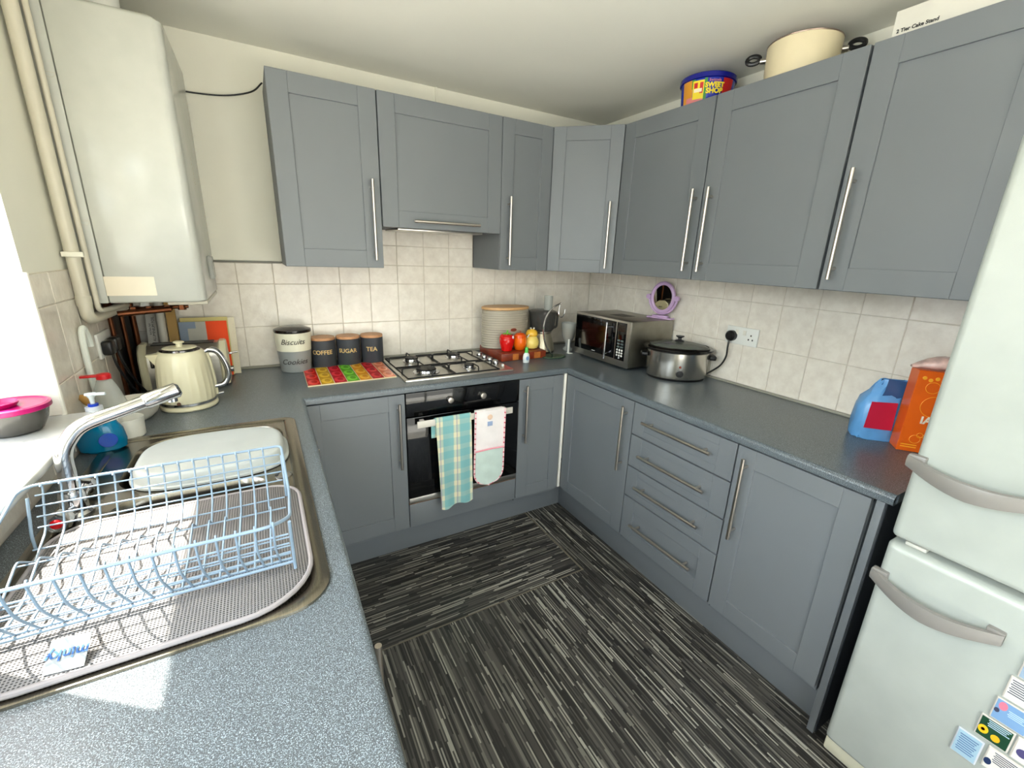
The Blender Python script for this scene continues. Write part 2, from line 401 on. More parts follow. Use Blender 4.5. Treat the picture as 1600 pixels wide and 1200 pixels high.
X, Y = (1, 0, 0), (0, -1, 0)
WF, BF = -.326, -.575      # carcass front planes
g_wall = 'grey wall cupboards'; g_base = 'grey base cupboards'
# wall units on the back wall
t = thing('wall_cabinet', (-1.7, -.16, ZB), 'tall grey shaker wall cupboard left of the extractor front, nearest the boiler', 'cupboard', g_wall)
carcass(t, -1.905, -1.501, WF, 0, ZB, ZT, 'y'); d = shaker(t, (-1.907, WF, ZB), X, .405, .72); handle(d, (-1.541, WF-.019, 1.445), (-1.541, WF-.019, 1.78), (0, -1, 0))
t = thing('extractor_cabinet', (-1.2, -.16, 1.59), 'short grey flap-front extractor cupboard above the gas hob with a horizontal bar handle', 'cupboard', g_wall)
carcass(t, -1.499, -.901, WF, 0, 1.592, ZT, 'y'); d = shaker(t, (-1.5, WF, 1.59), X, .6, .54); handle(d, (-1.362, WF-.019, 1.622), (-1.03, WF-.019, 1.622), (0, -1, 0))
b = B().box(-1.42, -.98, -.3, -.06, 1.583, 1.592, .002); obj('extractor_grille', b, steel, t)
t = thing('wall_cabinet', (-.75, -.16, ZB), 'narrow grey wall cupboard between the extractor front and the corner cupboard', 'cupboard', g_wall)
carcass(t, -.899, -.601, WF, 0, ZB, ZT, 'y'); d = shaker(t, (-.9, WF, ZB), X, .3, .72, st=.068); handle(d, (-.858, WF-.019, 1.437), (-.858, WF-.019, 1.772), (0, -1, 0))
# diagonal corner unit
t = thing('corner_wall_cabinet', (-.3, -.3, ZB), 'grey wall cupboard set diagonally across the back right corner', 'cupboard', g_wall)
b = B(); loop = [(-.6, 0), (0, 0), (0, -.6), (-.326, -.6), (-.6, -.326)]
b.loft([[(x, y, ZB) for x, y in loop], [(x, y, ZT) for x, y in loop]]); obj('carcass', b, carc, t)
A_ = Vector((-.6, -.345, 0)); C_ = Vector((-.345, -.6, 0)); u = (C_-A_).normalized(); n_ = u.cross(Vector((0, 0, 1)))
o_2 = A_-n_*.0+Vector((0, 0, ZB)); Wd = (C_-A_).length
d = shaker(t, A_-n_*.012+Vector((0, 0, ZB)), u, Wd, .72, st=.068)
hp = A_+u*(Wd-.04)+n_*.008; handle(d, hp+Vector((0, 0, 1.437)), hp+Vector((0, 0, 1.77)), n_)
# right wall units
def wall_right_unit(y0, y1, hy, label):
    t = thing('wall_cabinet', (-.16, (y0+y1)/2, ZB), label, 'cupboard', g_wall)
    carcass(t, WF, 0, y1+.001, y0-.001, ZB, ZT, 'x'); d = shaker(t, (WF, y0, ZB), Y, y0-y1, .72); handle(d, (WF-.019, hy, 1.447), (WF-.019, hy, 1.783), (-1, 0, 0))
wall_right_unit(-.601, -1.113, -1.086, 'grey wall cupboard above the microwave, its bar handle at its right edge')
wall_right_unit(-1.116, -1.639, -1.163, 'grey wall cupboard above the slow cooker and socket with the casserole pot on top')
wall_right_unit(-1.645, -2.06, -1.681, 'grey wall cupboard above the blue bag, nearest the fridge freezer')
# base units on the back wall
t = thing('base_cabinet', (-1.7, -.3, .15), 'grey base cupboard left of the oven', 'cupboard', g_base)
carcass(t, -1.93, -1.501, BF, -.01, .15, ZD1, 'y', top=False); d = shaker(t, (-1.93, BF, ZD0), X, .43, ZD1-ZD0); handle(d, (-1.534, BF-.019, .515), (-1.534, BF-.019, .835), (0, -1, 0))
t = thing('base_cabinet', (-.75, -.3, .15), 'narrow grey base cupboard right of the oven', 'cupboard', g_base)
carcass(t, -.899, -.611, BF, -.01, .15, ZD1, 'y', top=False); d = shaker(t, (-.9, BF, ZD0), X, .285, ZD1-ZD0, st=.068); handle(d, (-.867, BF-.019, .52), (-.867, BF-.019, .84), (0, -1, 0))
b = B().box(-.609, -.594, -.594, -.579, ZD0-.0, .873, .001); tag(obj('corner_post', b, P('white_edge', (238, 234, 222), .3), loc=(-.6, -.585, .15)), 'thin white corner post between the two runs of base cupboards', 'post')
# oven housing
t = thing('oven_housing', (-1.2, -.3, .15), 'grey housing panel below the built-in oven', 'cupboard')
b = B(); b.box(-1.5, -1.484, -.56, -.01, .15, .87); b.box(-.916, -.9, -.56, -.01, .15, .87); b.box(-1.484, -.916, -.56, -.01, .15, .166); obj('carcass', b, carc, t)
obj('filler_panel', B().box(-1.498, -.902, -.594, -.562, .172, .298, .0015), grey, t)
obj('edge_strip', B().box(-1.498, -.902, -.592, -.57, .2985, .3025, .001), P('raw_board_edge', (170, 112, 52)), t)
# base units right run
RF = -.575
def right_base(y0, y1, hy, label):
    t = thing('base_cabinet', (-.3, (y0+y1)/2, .15), label, 'cupboard', g_base)
    carcass(t, RF, -.01, y1+.001, y0-.001, .15, ZD1, 'x', top=False); d = shaker(t, (RF, y0, ZD0), Y, y0-y1, ZD1-ZD0, st=.07)
    handle(d, (RF-.019, hy, .515), (RF-.019, hy, .838), (-1, 0, 0)); return t
right_base(-.598, -1.109, -1.071, 'grey base cupboard in the right run below the microwave, left of the drawers')
t = thing('drawer_cabinet', (-.3, -1.36, .15), 'grey base unit with four drawers under the slow cooker', 'drawers', g_base)
carcass(t, RF, -.01, -1.62, -1.112, .15, ZD1, 'x', top=False)
for (z0, z1, hz, fl) in ((.716, .87, .80, True), (.557, .713, .638, True), (.40, .554, .48, True), (ZD0, .397, .281, False)):
    d = shaker(t, (RF, -1.112, z0), Y, .508, z1-z0, 'drawer', st=.07, rail=(.035 if fl else .06), flush=fl)
    handle(d, (RF-.019, -1.193, hz), (RF-.019, -1.537, hz), (-1, 0, 0))
right_base(-1.623, -2.028, -1.668, 'wide grey base cupboard at the end of the right run beside the fridge freezer')
b = B().box(-.588, -.01, -2.056, -2.036, 0, .873, .001)
tag(obj('end_panel', b, [grey], loc=(-.3, -2.046, 0)), 'grey end panel closing the right run of cupboards beside the fridge', 'panel')
obj('side_shade', B().box(-.574, -.01, -2.0585, -2.0562, .0, .873), P('end_shade_dark', (34, 37, 44), .5), [q for q in bpy.data.objects if q.name == 'end_panel'][0])  # near-black colour stands in for the shade in the gap beside the fridge
# left run doors
for i, (y0, y1, hy, lab) in enumerate(((-.62, -.838, -.80, 'narrow grey base cupboard under the far end of the sink in the left run'), (-.841, -1.34, -.885, 'grey base cupboard under the sink in the left run'), (-1.343, -1.84, -1.80, 'grey base cupboard under the draining board in the left run'), (-1.843, -2.44, -2.40, 'grey base cupboard at the near end of the left run'))):
    t = thing('base_cabinet', (-2.2, (y0+y1)/2, .15), lab, 'cupboard', g_base)
    carcass(t, -2.49, -1.949, y1+.001, y0-.001, .15, ZD1, 'x', top=False)
    d = shaker(t, (-1.949, y1, ZD0), (0, 1, 0), y0-y1, ZD1-ZD0); handle(d, (-1.93, hy, .49), (-1.93, hy, .80), (1, 0, 0))
# plinths
tag(obj('plinth', B().box(-1.98, -.52, -.515, -.50, 0, .16, .001), grey, loc=(-1.2, -.5, 0)), 'grey plinth board under the oven run', 'plinth', 'plinths')
tag(obj('plinth', B().box(-.535, -.52, -2.035, -.516, 0, .16, .001), grey, loc=(-.53, -1.2, 0)), 'grey plinth board under the drawers and right run', 'plinth', 'plinths')
tag(obj('plinth', B().box(-1.995, -1.98, -3.1, -.50, 0, .16, .001), grey, loc=(-1.99, -1.7, 0)), 'grey plinth board under the sink run', 'plinth', 'plinths')

# ================================================================= OVEN + HOB
t = thing('built_in_oven', (-1.2, -.3, .3), 'black glass built-in electric oven below the gas hob', 'oven')
obj('body', B().box(-1.482, -.918, -.57, -.05, .305, .855), P('oven_body', (60, 60, 60)), t)
obj('control_panel', B().box(-1.498, -.902, -.598, -.571, .757, .871, .002), ovenglass, t)
d = obj('oven_door', B().box(-1.498, -.902, -.6, -.571, .335, .752, .002), ovenglass, t)
obj('oven_window', B().box(-1.40, -1.0, -.6008, -.599, .42, .66, .0), P('oven_window_tint', (14, 14, 15), .08), d)
b = B().box(-1.462, -.965, -.648, -.642, .715, .748, .002)
for x in (-1.43, -1.0): b.box(x-.01, x+.01, -.642, -.6, .722, .741, .002)
obj('handle', b, P('satin_alloy', (205, 198, 186), .35), d)
obj('trim_strip', B().box(-1.498, -.902, -.598, -.571, .304, .333, .001), steel, t)
for x in (-1.286, -1.114):
    k = B().lathe([(.0165, 0), (.0165, .014), (.014, .018), (.012, .0185)], 24, M=basis((x, -.598, .817), (1, 0, 0), (0, 0, 1)).inverted().inverted())
    kb = obj('knob', k, nickel, t)
# hob
HX0, HX1, HY0, HY1 = -1.478, -.895, -.532, -.035
t = thing('gas_hob', (-1.19, -.28, ZW), 'stainless steel four burner gas hob with black pan supports', 'hob')
b = B(); z = ZW+.001
b.loft([rr(HX0, HX1, HY0, HY1, .012, z, 3), rr(HX0+.001, HX1-.001, HY0+.001, HY1-.001, .012, z+.006, 3), rr(HX0+.012, HX1-.012, HY0+.012, HY1-.012, .01, z+.008, 3), rr(HX0+.022, HX1-.022, HY0+.022, HY1-.022, .01, z+.004, 3)], True, True)
obj('hob_plate', b, steel, t)
for (x, y, r) in ((-1.335, -.155, .036), (-1.085, -.15, .036), (-1.335, -.405, .050), (-1.10, -.405, .027)):
    b = B().lathe([(r*1.35, 0), (r*1.3, .003), (r, .004), (r*.95, .014), (r*.9, .014)], 28, c=(x, y, z+.004)); bo = obj('burner', b, chrome, t)
    obj('burner_cap', B().lathe([(r*.98, .0145), (r*1.0, .018), (r*.92, .022), (.001, .023)], 28, c=(x, y, z+.004)), blackm, bo)
def grid(x0, x1):
    b = B(); zz = z+.032; h = .0035; y0, y1 = HY0+.03, HY1-.03
    b.tube([(x0, y0, z+.007), (x1, y0, z+.007), (x1, y1, z+.007), (x0, y1, z+.007)], h, 6, closed=True)
    xm = (x0+x1)/2
    for ym in (-.155, -.405):
        for s in (-1, 1):
            e = x0 if s < 0 else x1
            b.tube(arc([((e, ym, z+.007), 0), ((e, ym, zz), .01), ((xm+s*.028, ym, zz), 0)]), h, 6)
    for (ye, ym) in ((y0, -.405), (y1, -.155)):
        s = -1 if ye == y0 else 1
        b.tube(arc([((xm, ye, z+.007), 0), ((xm, ye, zz), .01), ((xm, ym+s*.028, zz), 0)]), h, 6)
    ymid = -.28
    b.tube([(x0, ymid, z+.007), (x1, ymid, z+.007)], h, 6)
    for s in (-1, 1):
        b.tube(arc([((xm+.0*s, ymid, z+.007), 0), ((xm, ymid+s*.006, zz), .006), ((xm, -.28+s*.09, zz), 0)]), h, 6)
    obj('pan_support', b, blackm, t)
grid(HX0+.022, -1.218); grid(-1.212, HX1-.075)
for y in (-.175, -.245, -.315, -.385):
    obj('control_knob', B().lathe([(.017, 0), (.017, .006), (.0145, .020), (.013, .0215)], 20, c=(HX1-.038, y, z+.004)), chrome, t)
obj('spark_button', B().box(HX1-.03, HX1-.02, -.45, -.436, z+.004, z+.016, .002), whitep, t)

# ================================================================= SINK
t = thing('sink', (-2.2, -1.3, ZW), 'stainless steel inset sink with one and a half bowls and drainer', 'sink')
b = B(); z0 = ZW+.0005; rad = [.04, .05, .06, .075]
def rs(i, dz): return rr(SX0+i, SX1-i, SY0+i, SY1-i, [max(q-i, .004) for q in rad], z0+dz, 8)
b.loft([rs(0, 0), rs(.001, .004), rs(.006, .006), rs(.03, .0055), rs(.036, .0015)], False, False)
def bowl(x0, x1, y0, y1, r, dep):
    L = []
    for i, dz in ((0, .0015), (.004, -.004), (.008, -.02), (.014, -dep+.03), (.022, -dep+.01), (.04, -dep)):
        L.append(rr(x0+i, x1-i, y0+i, y1-i, max(r-i*.3, .01), z0+dz, 8))
    b.loft(L, False, True); return L[0]
A1 = bowl(-2.375, -2.0, -1.195, -.85, .09, .17); A2 = bowl(-2.36, -2.05, -1.425, -1.225, .06, .13)
b.fill([rs(.036, 0), A1, A2], z0+.0015)
obj('sink_body', b, sinkst, t, ang=50)
obj('plug_waste', B().lathe([(.032, 0), (.03, .003), (.02, .002)], 24, c=(-2.19, -1.02, z0-.17)), chrome, t)
obj('overflow_disc', B().lathe([(.021, .0015), (.0205, .004), (.017, .003), (.001, .003)], 24, c=(-2.013, -1.255, z0)), chrome, t)
# upturned washing up bowl
t = thing('washing_up_bowl', (-2.17, -1.09, .909), 'pale grey plastic washing-up bowl turned upside down over the sink bowl', 'bowl')
b = B(); cx, cy = -2.172, -1.076
def ov(a, c_, z, e=3.2, n=56):
    L = []
    for k in range(n):
        th = 2*pi*k/n; co, si = cos(th), sin(th); L.append((cx+a*math.copysign(abs(co)**(2/e), co), cy+c_*math.copysign(abs(si)**(2/e), si), z))
    return L
b.loft([ov(.181, .148, .909), ov(.181, .148, .914), ov(.174, .141, .9155), ov(.170, .137, .936), ov(.166, .133, .942), ov(.160, .127, .945), ov(.152, .119, .9445)], True, True)
obj('basin', b, P('grey_white_plastic', (172, 176, 172), .45), t, ang=60)
# tap
t = thing('mixer_tap', (-2.43, -1.25, ZW), 'chrome mixer tap with a long raised swivel spout', 'tap')
b = B(); tb = Vector((-2.418, -1.25, z0))
b.lathe([(.03, .0), (.03, .006), (.024, .012), (.022, .05), (.019, .06)], 24, c=tb)
for s in (-1, 1): b.tube([tb+Vector((-.0, s*.02, .02)), tb+Vector((0, s*.075, .03))], [.012, .014], 16)
obj('tap_body', b, chrome, t)
for s, c_ in ((-1, P('red_dot', (170, 12, 20), .15)), (1, P('blue_dot', (20, 40, 140), .15))):
    k = B(); p_ = tb+Vector((0, s*.078, .031)); k.tube([p_-Vector((0, s*.012, 0)), p_+Vector((0, s*.004, 0)), p_+Vector((0, s*.02, .002))], [.020, .022, .017], 8)
    kk = obj('tap_handle', k, chrome, t); obj('indicator', B().tube([p_+Vector((0, s*.0195, .002)), p_+Vector((0, s*.0235, .002))], [.011, .008], 16), c_, kk)
b = B(); sp = smoothline([tb+Vector((0, 0, .05)), (-2.417, -1.245, 1.0), (-2.416, -1.24, 1.045), (-2.403, -1.232, 1.076), (-2.377, -1.222, 1.101), (-2.31, -1.20, 1.120), (-2.225, -1.175, 1.143)], 6)
b.tube(sp, .0155, 16); obj('spout', b, chrome, t)
b = B(); e = Vector((-2.225, -1.175, 1.143)); dr = Vector((.085, .025, .023)).normalized(); b.tube([e-dr*.055, e-dr*.05, e+dr*.012, e+dr*.018], [.0165, .0185, .0185, .012], 16); b.cyl(e+Vector((0, 0, -.008)), e+Vector((0, 0, -.024)), .010, 12)
obj('spout_tip', b, chrome, t)
# ================================================================= MAT + TAG
m_, nb = mat('waffle_mat', (150, 148, 150), .85); x, y, z_ = nb.xyz(nb.pos()); pr = 2*pi/.0048
gx = nb.math('SINE', nb.math('MULTIPLY', x, pr)); gy = nb.math('SINE', nb.math('MULTIPLY', y, pr)); gg = nb.math('MULTIPLY_ADD', gx, gy, 0)
gm = nb.math('MAXIMUM', gx, gy); base(nb, nb.ramp(nb.math('MULTIPLY_ADD', gm, .5, .5), [(.35, lin((40, 38, 37))), (.65, lin((122, 119, 118)))])); nb.bump(gm, .5, .0015); matm = m_
t = thing('drying_mat', (-2.2, -1.55, ZW), 'grey waffle drying mat lying on the draining board under the dish rack', 'mat')
b = B(); zz = z0+.007; mr = [.07, .07, .08, .11]
def ms(i, dz): return rr(-2.425+i, -1.985-i, -1.765+i, -1.33-i, [q-i for q in mr], zz+dz, 8)
b.loft([ms(.004, 0), ms(0, .003), ms(.004, .008)], True, True); mt = obj('mat_cloth', b, matm, t, ang=60)
obj('piping', B().tube(ms(0, .006), .0045, 8, closed=True), P('mat_piping', (142, 136, 136), .8), mt)
b = B(); b.box(-.022, .022, -.022, .022, 0, .0012, .0004, 1)
TMx = basis((-2.300, -1.738, zz+.0215), (.993, -.12, 0), (.10, .828, .55)); bb = B(); bb.bm.free(); bb.bm = b.bm; bb.bm.transform(TMx)
tg = obj('care_label', bb, P('label_white', (140, 144, 144), .6), mt)
lm = TMx @ Matrix.Translation((0, 0, .0026)) @ Matrix.Rotation(pi, 4, 'Z'); 
obj('label_text', text_b('minky', .0195, lm, .0002, bold=.0004), P('label_blue', (0, 70, 130), .6), mt)

# ================================================================= DISH RACK
t = thing('dish_rack', (-2.22, -1.55, .925), 'pale blue plastic coated wire dish drainer standing on the drying mat', 'dish rack')
rk = P('pale_blue_coating', (128, 148, 166), .35)
RX0, RX1 = -2.445, -2.01
pA, pB, pC, pD, pE, pF, pG = (-1.365, 1.038), (-1.40, .955), (-1.465, .932), (-1.528, .975), (-1.592, .938), (-1.668, .938), (-1.722, 1.046)
def zf(x): return -.012*(x+2.13)/.3*0
xs_ = [RX0+.03+(RX1-.012-RX0-.03)*i/15 for i in range(16)]
for i, x in enumerate(xs_[:-1]):
    pts = arc([((x, pA[0]-.006, pA[1]-.003), 0), ((x, pA[0], pA[1]+.003), .004), ((x, pA[0]-.0, pA[1]-.01), .004), ((x, *pB), .012), ((x, *pC), .01)], 3)
    pts += arc([((x, *pC), 0), ((x+.006, *pD), .012), ((x, *pE), .012), ((x, pF[0], pF[1]), 0)], 3)[1:]
    obj('wire', B().tube(pts, .0019, 5), rk, t)
for i in range(15):
    x = xs_[i]+.014
    pts = arc([((x, pF[0], pF[1]), 0), ((x-.004, (pF[0]+pG[0])/2-.01, (pF[1]+pG[1])/2), .02), ((x-.002, *pG), .01), ((x-.002, pG[0]+.006, pG[1]+.004), 0)], 4)
    obj('wire', B().tube(pts, .0019, 5), rk, t)
def rail(y, z, r=.0017, x0=None, x1=None): obj('rail', B().tube([(x0 or RX0+.02, y, z), (x1 or RX1-.006, y, z)], r, 6), rk, t)
for k in range(1, 5): rail(pA[0]+(pB[0]-pA[0])*k/4.5, pA[1]+(pB[1]-pA[1])*k/4.5)
rail(pC[0]+.03, .94); rail(pC[0], pC[1]-.002); rail(pE[0], pE[1]-.003); rail(-1.62, .934); rail(-1.645, .934); rail(-1.50, .95); rail(pF[0]+.004, pF[1]-.002, .0026)
for k in range(1, 4): rail(pF[0]+(pG[0]-pF[0])*k/4-.004, pF[1]+(pG[1]-pF[1])*k/4)
fr = arc([((RX0+.06, *pA), 0), ((RX1, *pA), .012), ((RX1+.004, -1.50, .985), .03), ((RX1, pG[0]+.035, pG[1]-.01), .02), ((RX1-.03, *pG), .02), ((RX0-.0, *pG), .03), ((RX0-.01, -1.52, .985), .03), ((RX0, *pA), .03), ((RX0+.06, *pA), 0)], 5)
obj('frame', B().tube(fr, .0029, 8), rk, t)
for x in (RX1-.002, RX0+.01):
    b = B(); b.tube(arc([((x, pG[0]+.02, pG[1]-.01), 0), ((x, pF[0]-.01, pF[1]-.006), .01), ((x, pF[0]-.012, z0+.018), 0)]), .0027, 8); obj('foot', b, rk, t)
    b = B(); b.tube(arc([((x, pA[0]-.01, pA[1]-.02), 0), ((x, pB[0], .95), .01), ((x, pB[0], z0+.018), 0)]), .0027, 8); obj('foot', b, rk, t)
b = B(); b.tube([(RX0+.01, pF[0]-.004, pF[1]-.004), (RX1-.004, pF[0]-.004, pF[1]-.004)], .0027, 8)
obj('rail', b, rk, t)

# ================================================================= BOILER + PIPES
t = thing('boiler', (-2.34, -.3, 1.29), 'white wall-hung gas boiler in the left corner above the kettle', 'boiler')
BX1, BY0, BY1, BZ0, BZ1 = -2.178, -.558, -.045, 1.292, 2.135
b = B(); b.box(WX0+.001, -2.442, BY0+.002, BY1, BZ0, BZ1, .004); obj('chassis', b, P('boiler_grey_white', (182, 183, 175), .35), t)
b = B(); L = []
for z_, i in ((BZ0, .006), (BZ0+.006, 0), (BZ1-.012, 0), (BZ1, .012)): L.append(rr(-2.440, BX1-i, BY0+i, BY1-i, [.03, .004, .004, .03], z_, 5))
b.loft(L); obj('casing', b, P('boiler_white', (184, 185, 177), .2), t, ang=50)
obj('sticker', B().box(-2.442, -2.314, BY0-.0008, BY0+.001, 1.316, 1.377), P('sticker_cream', (216, 206, 186), .6), t)
for z_ in (1.93, 1.537):
    L = [(-2.503+.026, z_+.004, 0)]
    b = B(); b.tube([(-2.468, BY0+.002, z_+.006), (-2.444, BY0+.002, z_+.006)]+[(-2.456+.012*cos(a), BY0+.002, z_+.006-.013*sin(a)) for a in [pi*k/8 for k in range(0, 9)]], .0007, 5); obj('knockout', b, P('knockout_line', (186, 180, 164)), t)
b = B(); b.box(BX1-.002, BX1+.016, -.33, -.25, 1.355, 1.445, .008, 3); obj('control_flap', b, clear, t)
obj('control_knob', B().tube([(BX1-.002, -.29, 1.40), (BX1+.010, -.29, 1.40)], .022, 20), P('knob_grey', (190, 186, 172)), t)
obj('lower_lip', B().box(-2.30, -2.182, -.5, -.06, 1.276, 1.2915, .004), P('lip_grey', (196, 190, 172), .4), t)
for k in range(6): obj('badge_mark', B().box(BX1-.0005, BX1+.0006, -.30-.004*k, -.297-.004*k, 1.70+.016*k, 1.71+.016*k), P('badge_grey', (160, 152, 130)), t)
t = thing('flue_pipe', (-2.35, -.3, 2.135), 'white flue pipe rising from the top of the boiler', 'pipe')
obj('flue', B().lathe([(.062, 0), (.062, .02), (.05, .022), (.05, .165)], 28, c=(-2.35, -.33, 2.1355)), whitep, t)
wp = P('old_white_pipe', (200, 194, 176), .4)
t = thing('waste_pipe', (-2.487, -.6, 1.24), 'thick cream plastic waste pipe running down left of the boiler', 'pipe', 'boiler pipes')
obj('pipe', B().tube(arc([((-2.490, -.600, 2.299), 0), ((-2.490, -.600, 1.245), .035), ((-2.462, -.30, 1.255), 0)], 8), .0172, 16), wp, t)
obj('collar', B().cyl((-2.490, -.600, 1.29), (-2.490, -.600, 1.32), .0190, 16), wp, t)
obj('pipe_clip', B().box(-2.5095, -2.46, -.622, -.61, 1.437, 1.452, .002), P('clip_white', (226, 222, 206)), t)
t = thing('condensate_pipe', (-2.455, -.58, 1.27), 'thin cream pipe between the thick waste pipe and the boiler', 'pipe', 'boiler pipes')
obj('pipe', B().tube(arc([((-2.467, -.574, 2.299), 0), ((-2.467, -.574, 1.270), .02), ((-2.43, -.40, 1.270), 0)], 6), .0075, 12), wp, t)
for (x, y, r, zb, lab) in ((-2.492, -.37, .0075, .93, 'left copper pipe dropping from the boiler to the worktop'), (-2.482, -.27, .0075, .93, 'middle copper pipe dropping from the boiler beside the toaster end'), (-2.478, -.13, .011, .93, 'thick copper pipe in the dark corner under the boiler')):
    tt = thing('copper_pipe', (x, y, ZW), lab, 'pipe', 'copper pipes'); obj('pipe', B().cyl((x, y, ZW+.001), (x, y, BZ0-.001), r, 12), copper, tt); obj('nut', B().lathe([(r*1.9, 0), (r*1.9, .02)], 6, c=(x, y, 1.262)), copper, tt)
t = thing('pipe_fittings', (-2.35, -.4, 1.26), 'brass and copper pipe fittings under the boiler', 'pipe fitting')
b = B(); b.tube([(-2.44, -.5, 1.250), (-2.30, -.46, 1.258)], .010, 10); b.tube([(-2.40, -.43, 1.258), (-2.25, -.43, 1.264)], .007, 10)
for x in (-2.40, -2.36, -2.31, -2.27): b.lathe([(.013, 0), (.013, .018)], 6, c=(x, -.47+(x+2.4)*.3, 1.252))
obj('fitting', b, copper, t); obj('elbow', B().tube(arc([((-2.40, -.30, 1.275), 0), ((-2.40, -.30, 1.24), .02), ((-2.44, -.25, 1.235), 0)]), .015, 12), whitep, t)
# cable
pts = smoothline([(-1.908, -.10, 2.137), (-1.95, -.03, 2.115), (-2.05, -.012, 2.088), (-2.17, -.012, 2.078), (-2.24, -.012, 2.083)])
tag(obj('cable', B().tube(pts, .0032, 8), blackp, loc=(-2.05, -.02, 2.09)), 'black cable slung from the wall cupboard to the boiler', 'cable')

# ================================================================= FRIDGE
t = thing('fridge_freezer', (-.33, -2.4, 0), 'white upright fridge freezer with curved silver handles at the right', 'fridge')
fw_ = P('fridge_white', (174, 179, 172), .3, bump=.12, bscale=500); FX, FY0, FY1 = -.648, -2.70, -2.098
obj('body', B().box(-.575, -.03, FY0, FY1-.006, .03, 1.775, .006), fw_, t)
b = B()
def fdoor(z0_, z1_, name):
    b = B(); L = []
    for x, i in ((-.577, 0), (FX+.022, 0), (FX+.008, .004), (FX+.002, .010), (FX, .018)):
        q = rr(FY0+i, FY1-i, z0_+i, z1_-i, max(.014-i*.4, .003), 0, 4); L.append([(x, p[0], p[1]) for p in q])
    b.loft(L); return obj(name, b, fw_, t, ang=50)
d1 = fdoor(.815, 1.768, 'fridge_door'); d2 = fdoor(.085, .800, 'freezer_door')
obj('kick_strip', B().box(-.63, -.575, FY0, FY1-.002, .03, .078, .006), P('fridge_cream', (208, 204, 180), .35), t)
obj('top_cover', B().box(-.64, -.575, FY0, FY1-.002, 1.785, 1.82, .004), fw_, t)
obj('door_seal', B().box(-.60, -.576, FY0+.01, FY1-.01, .79, .83), P('seal_grey', (150, 146, 136)), t)
for y in (-2.12, -2.66): obj('foot', B().lathe([(.018, 0), (.018, .03)], 16, c=(-.58, y, 0)), blackp, t)
def fhandle(z, par):
    n = 16; y0, y1 = FY1+.008, -2.342; L = []
    for i in range(n+1):
        s_ = i/n; y = y0+(y1-y0)*s_; bow = sin(pi*min(1, s_*.96+.02))
        xo = FX-.006-.040*bow; zc = z-.022*bow*1.0; hh = .014+.006*(1-abs(2*s_-1))
        th = .006
        L.append([(xo-th, y, zc-hh), (xo-th-.004, y, zc), (xo-th, y, zc+hh), (xo+th, y, zc+hh*1.05), (xo+th, y, zc-hh*1.05)])
    b = B().loft(L); b.box(FX-.014, FX+.004, y0-.035, y0, z-.016, z+.016, .003); b.box(FX-.014, FX+.004, y1, y1+.03, z-.016, z+.016, .003)
    obj('handle', b, P('handle_silver', (128, 124, 119), .35, ), par, ang=40)
fhandle(1.035, d1); fhandle(.70, d2)
obj('hinge_cap', B().box(FX+.02, -.58, FY1-.075, FY1-.03, .8, .811, .004), P('cap_grey', (196, 194, 184)), t)
# magnets (y to the right is negative): (y0,z1,w,h, colours, shapes)
def magnet(y0, z1, w, h, name, label, frame, ground, bits):
    t = thing('fridge_magnet', (FX, y0-w/2, z1-h), label, 'magnet', 'fridge magnets on the freezer door')
    obj('backing', B().box(FX-.005, FX-.0003, y0-w, y0, z1-h, z1, .0012, 1), P(*frame), t)
    obj('picture', B().box(FX-.0058, FX-.0048, y0-w+.003, y0-.003, z1-h+.003, z1-.003), P(*ground), t)
    for (u0, v0, u1, v1, c_, shape) in bits:
        b = B(); ya, yb = y0-w*u0, y0-w*u1; za, zb = z1-h*v0, z1-h*v1
        if shape == 'o': b.lathe([(1, 0), (1, .0006)], 14, M=basis((FX-.0058, (ya+yb)/2, (za+zb)/2), (0, -(ya-yb)/2 or 1, 0), (0, 0, 1)) @ Matrix.Diagonal((abs(ya-yb)/2, abs(za-zb)/2, 1, 1)))
        else: b.box(FX-.0064, FX-.0057, ya, yb, za, zb)
        obj('print', b, P(*c_), t)
lt = ('print_dark', (70, 74, 90), .5)
def lines(u0, u1, v0, v1, n, c_=lt): return [(u0+.03*(k % 2), v0+(v1-v0)*k/n, u1-.05*((k*7) % 3), v0+(v1-v0)*(k+.4)/n, c_, 'r') for k in range(n)]
magnet(-2.333, .424, .046, .073, 'm', 'blue-grey framed verse magnet, leftmost on the freezer door', ('mag_frame', (196, 200, 206), .3), ('mag_blue', (160, 190, 206), .4), lines(.15, .85, .15, .85, 8, ('print_blue', (90, 120, 160), .5)))
magnet(-2.356, .496, .056, .060, 'm', 'dark green magnet with two yellow flowers on the freezer door', ('mag_edge', (206, 200, 190), .3), ('mag_green', (24, 66, 44), .4), [(.05, .42, .36, .8, ('petal_yellow', (236, 186, 30), .5), 'o'), (.45, .55, .72, .85, ('petal_yellow2', (226, 176, 30), .5), 'o'), (.14, .54, .26, .68, ('petal_core', (206, 120, 20), .5), 'o')]+lines(.25, .9, .08, .4, 4, ('print_pale', (180, 205, 220), .5)))
magnet(-2.366, .560, .058, .060, 'm', 'sky blue magnet with a pink flower above the yellow flower one', ('mag_edge', (206, 200, 190), .3), ('mag_sky', (120, 156, 196), .4), [(.12, .08, .36, .45, ('petal_pink', (214, 120, 140), .5), 'o'), (.05, .45, .2, .65, ('stem_dark', (60, 66, 90), .5), 'o')]+lines(.4, .9, .3, .6, 4, ('print_pale', (180, 205, 220), .5)))
magnet(-2.371, .627, .060, .062, 'm', 'white verse magnet with a blue corner flower', ('mag_edge', (206, 200, 190), .3), ('mag_white', (224, 222, 214), .4), lines(.08, .8, .1, .75, 7)+[(.55, .62, .9, .95, ('flower_blue', (40, 90, 170), .5), 'o')])
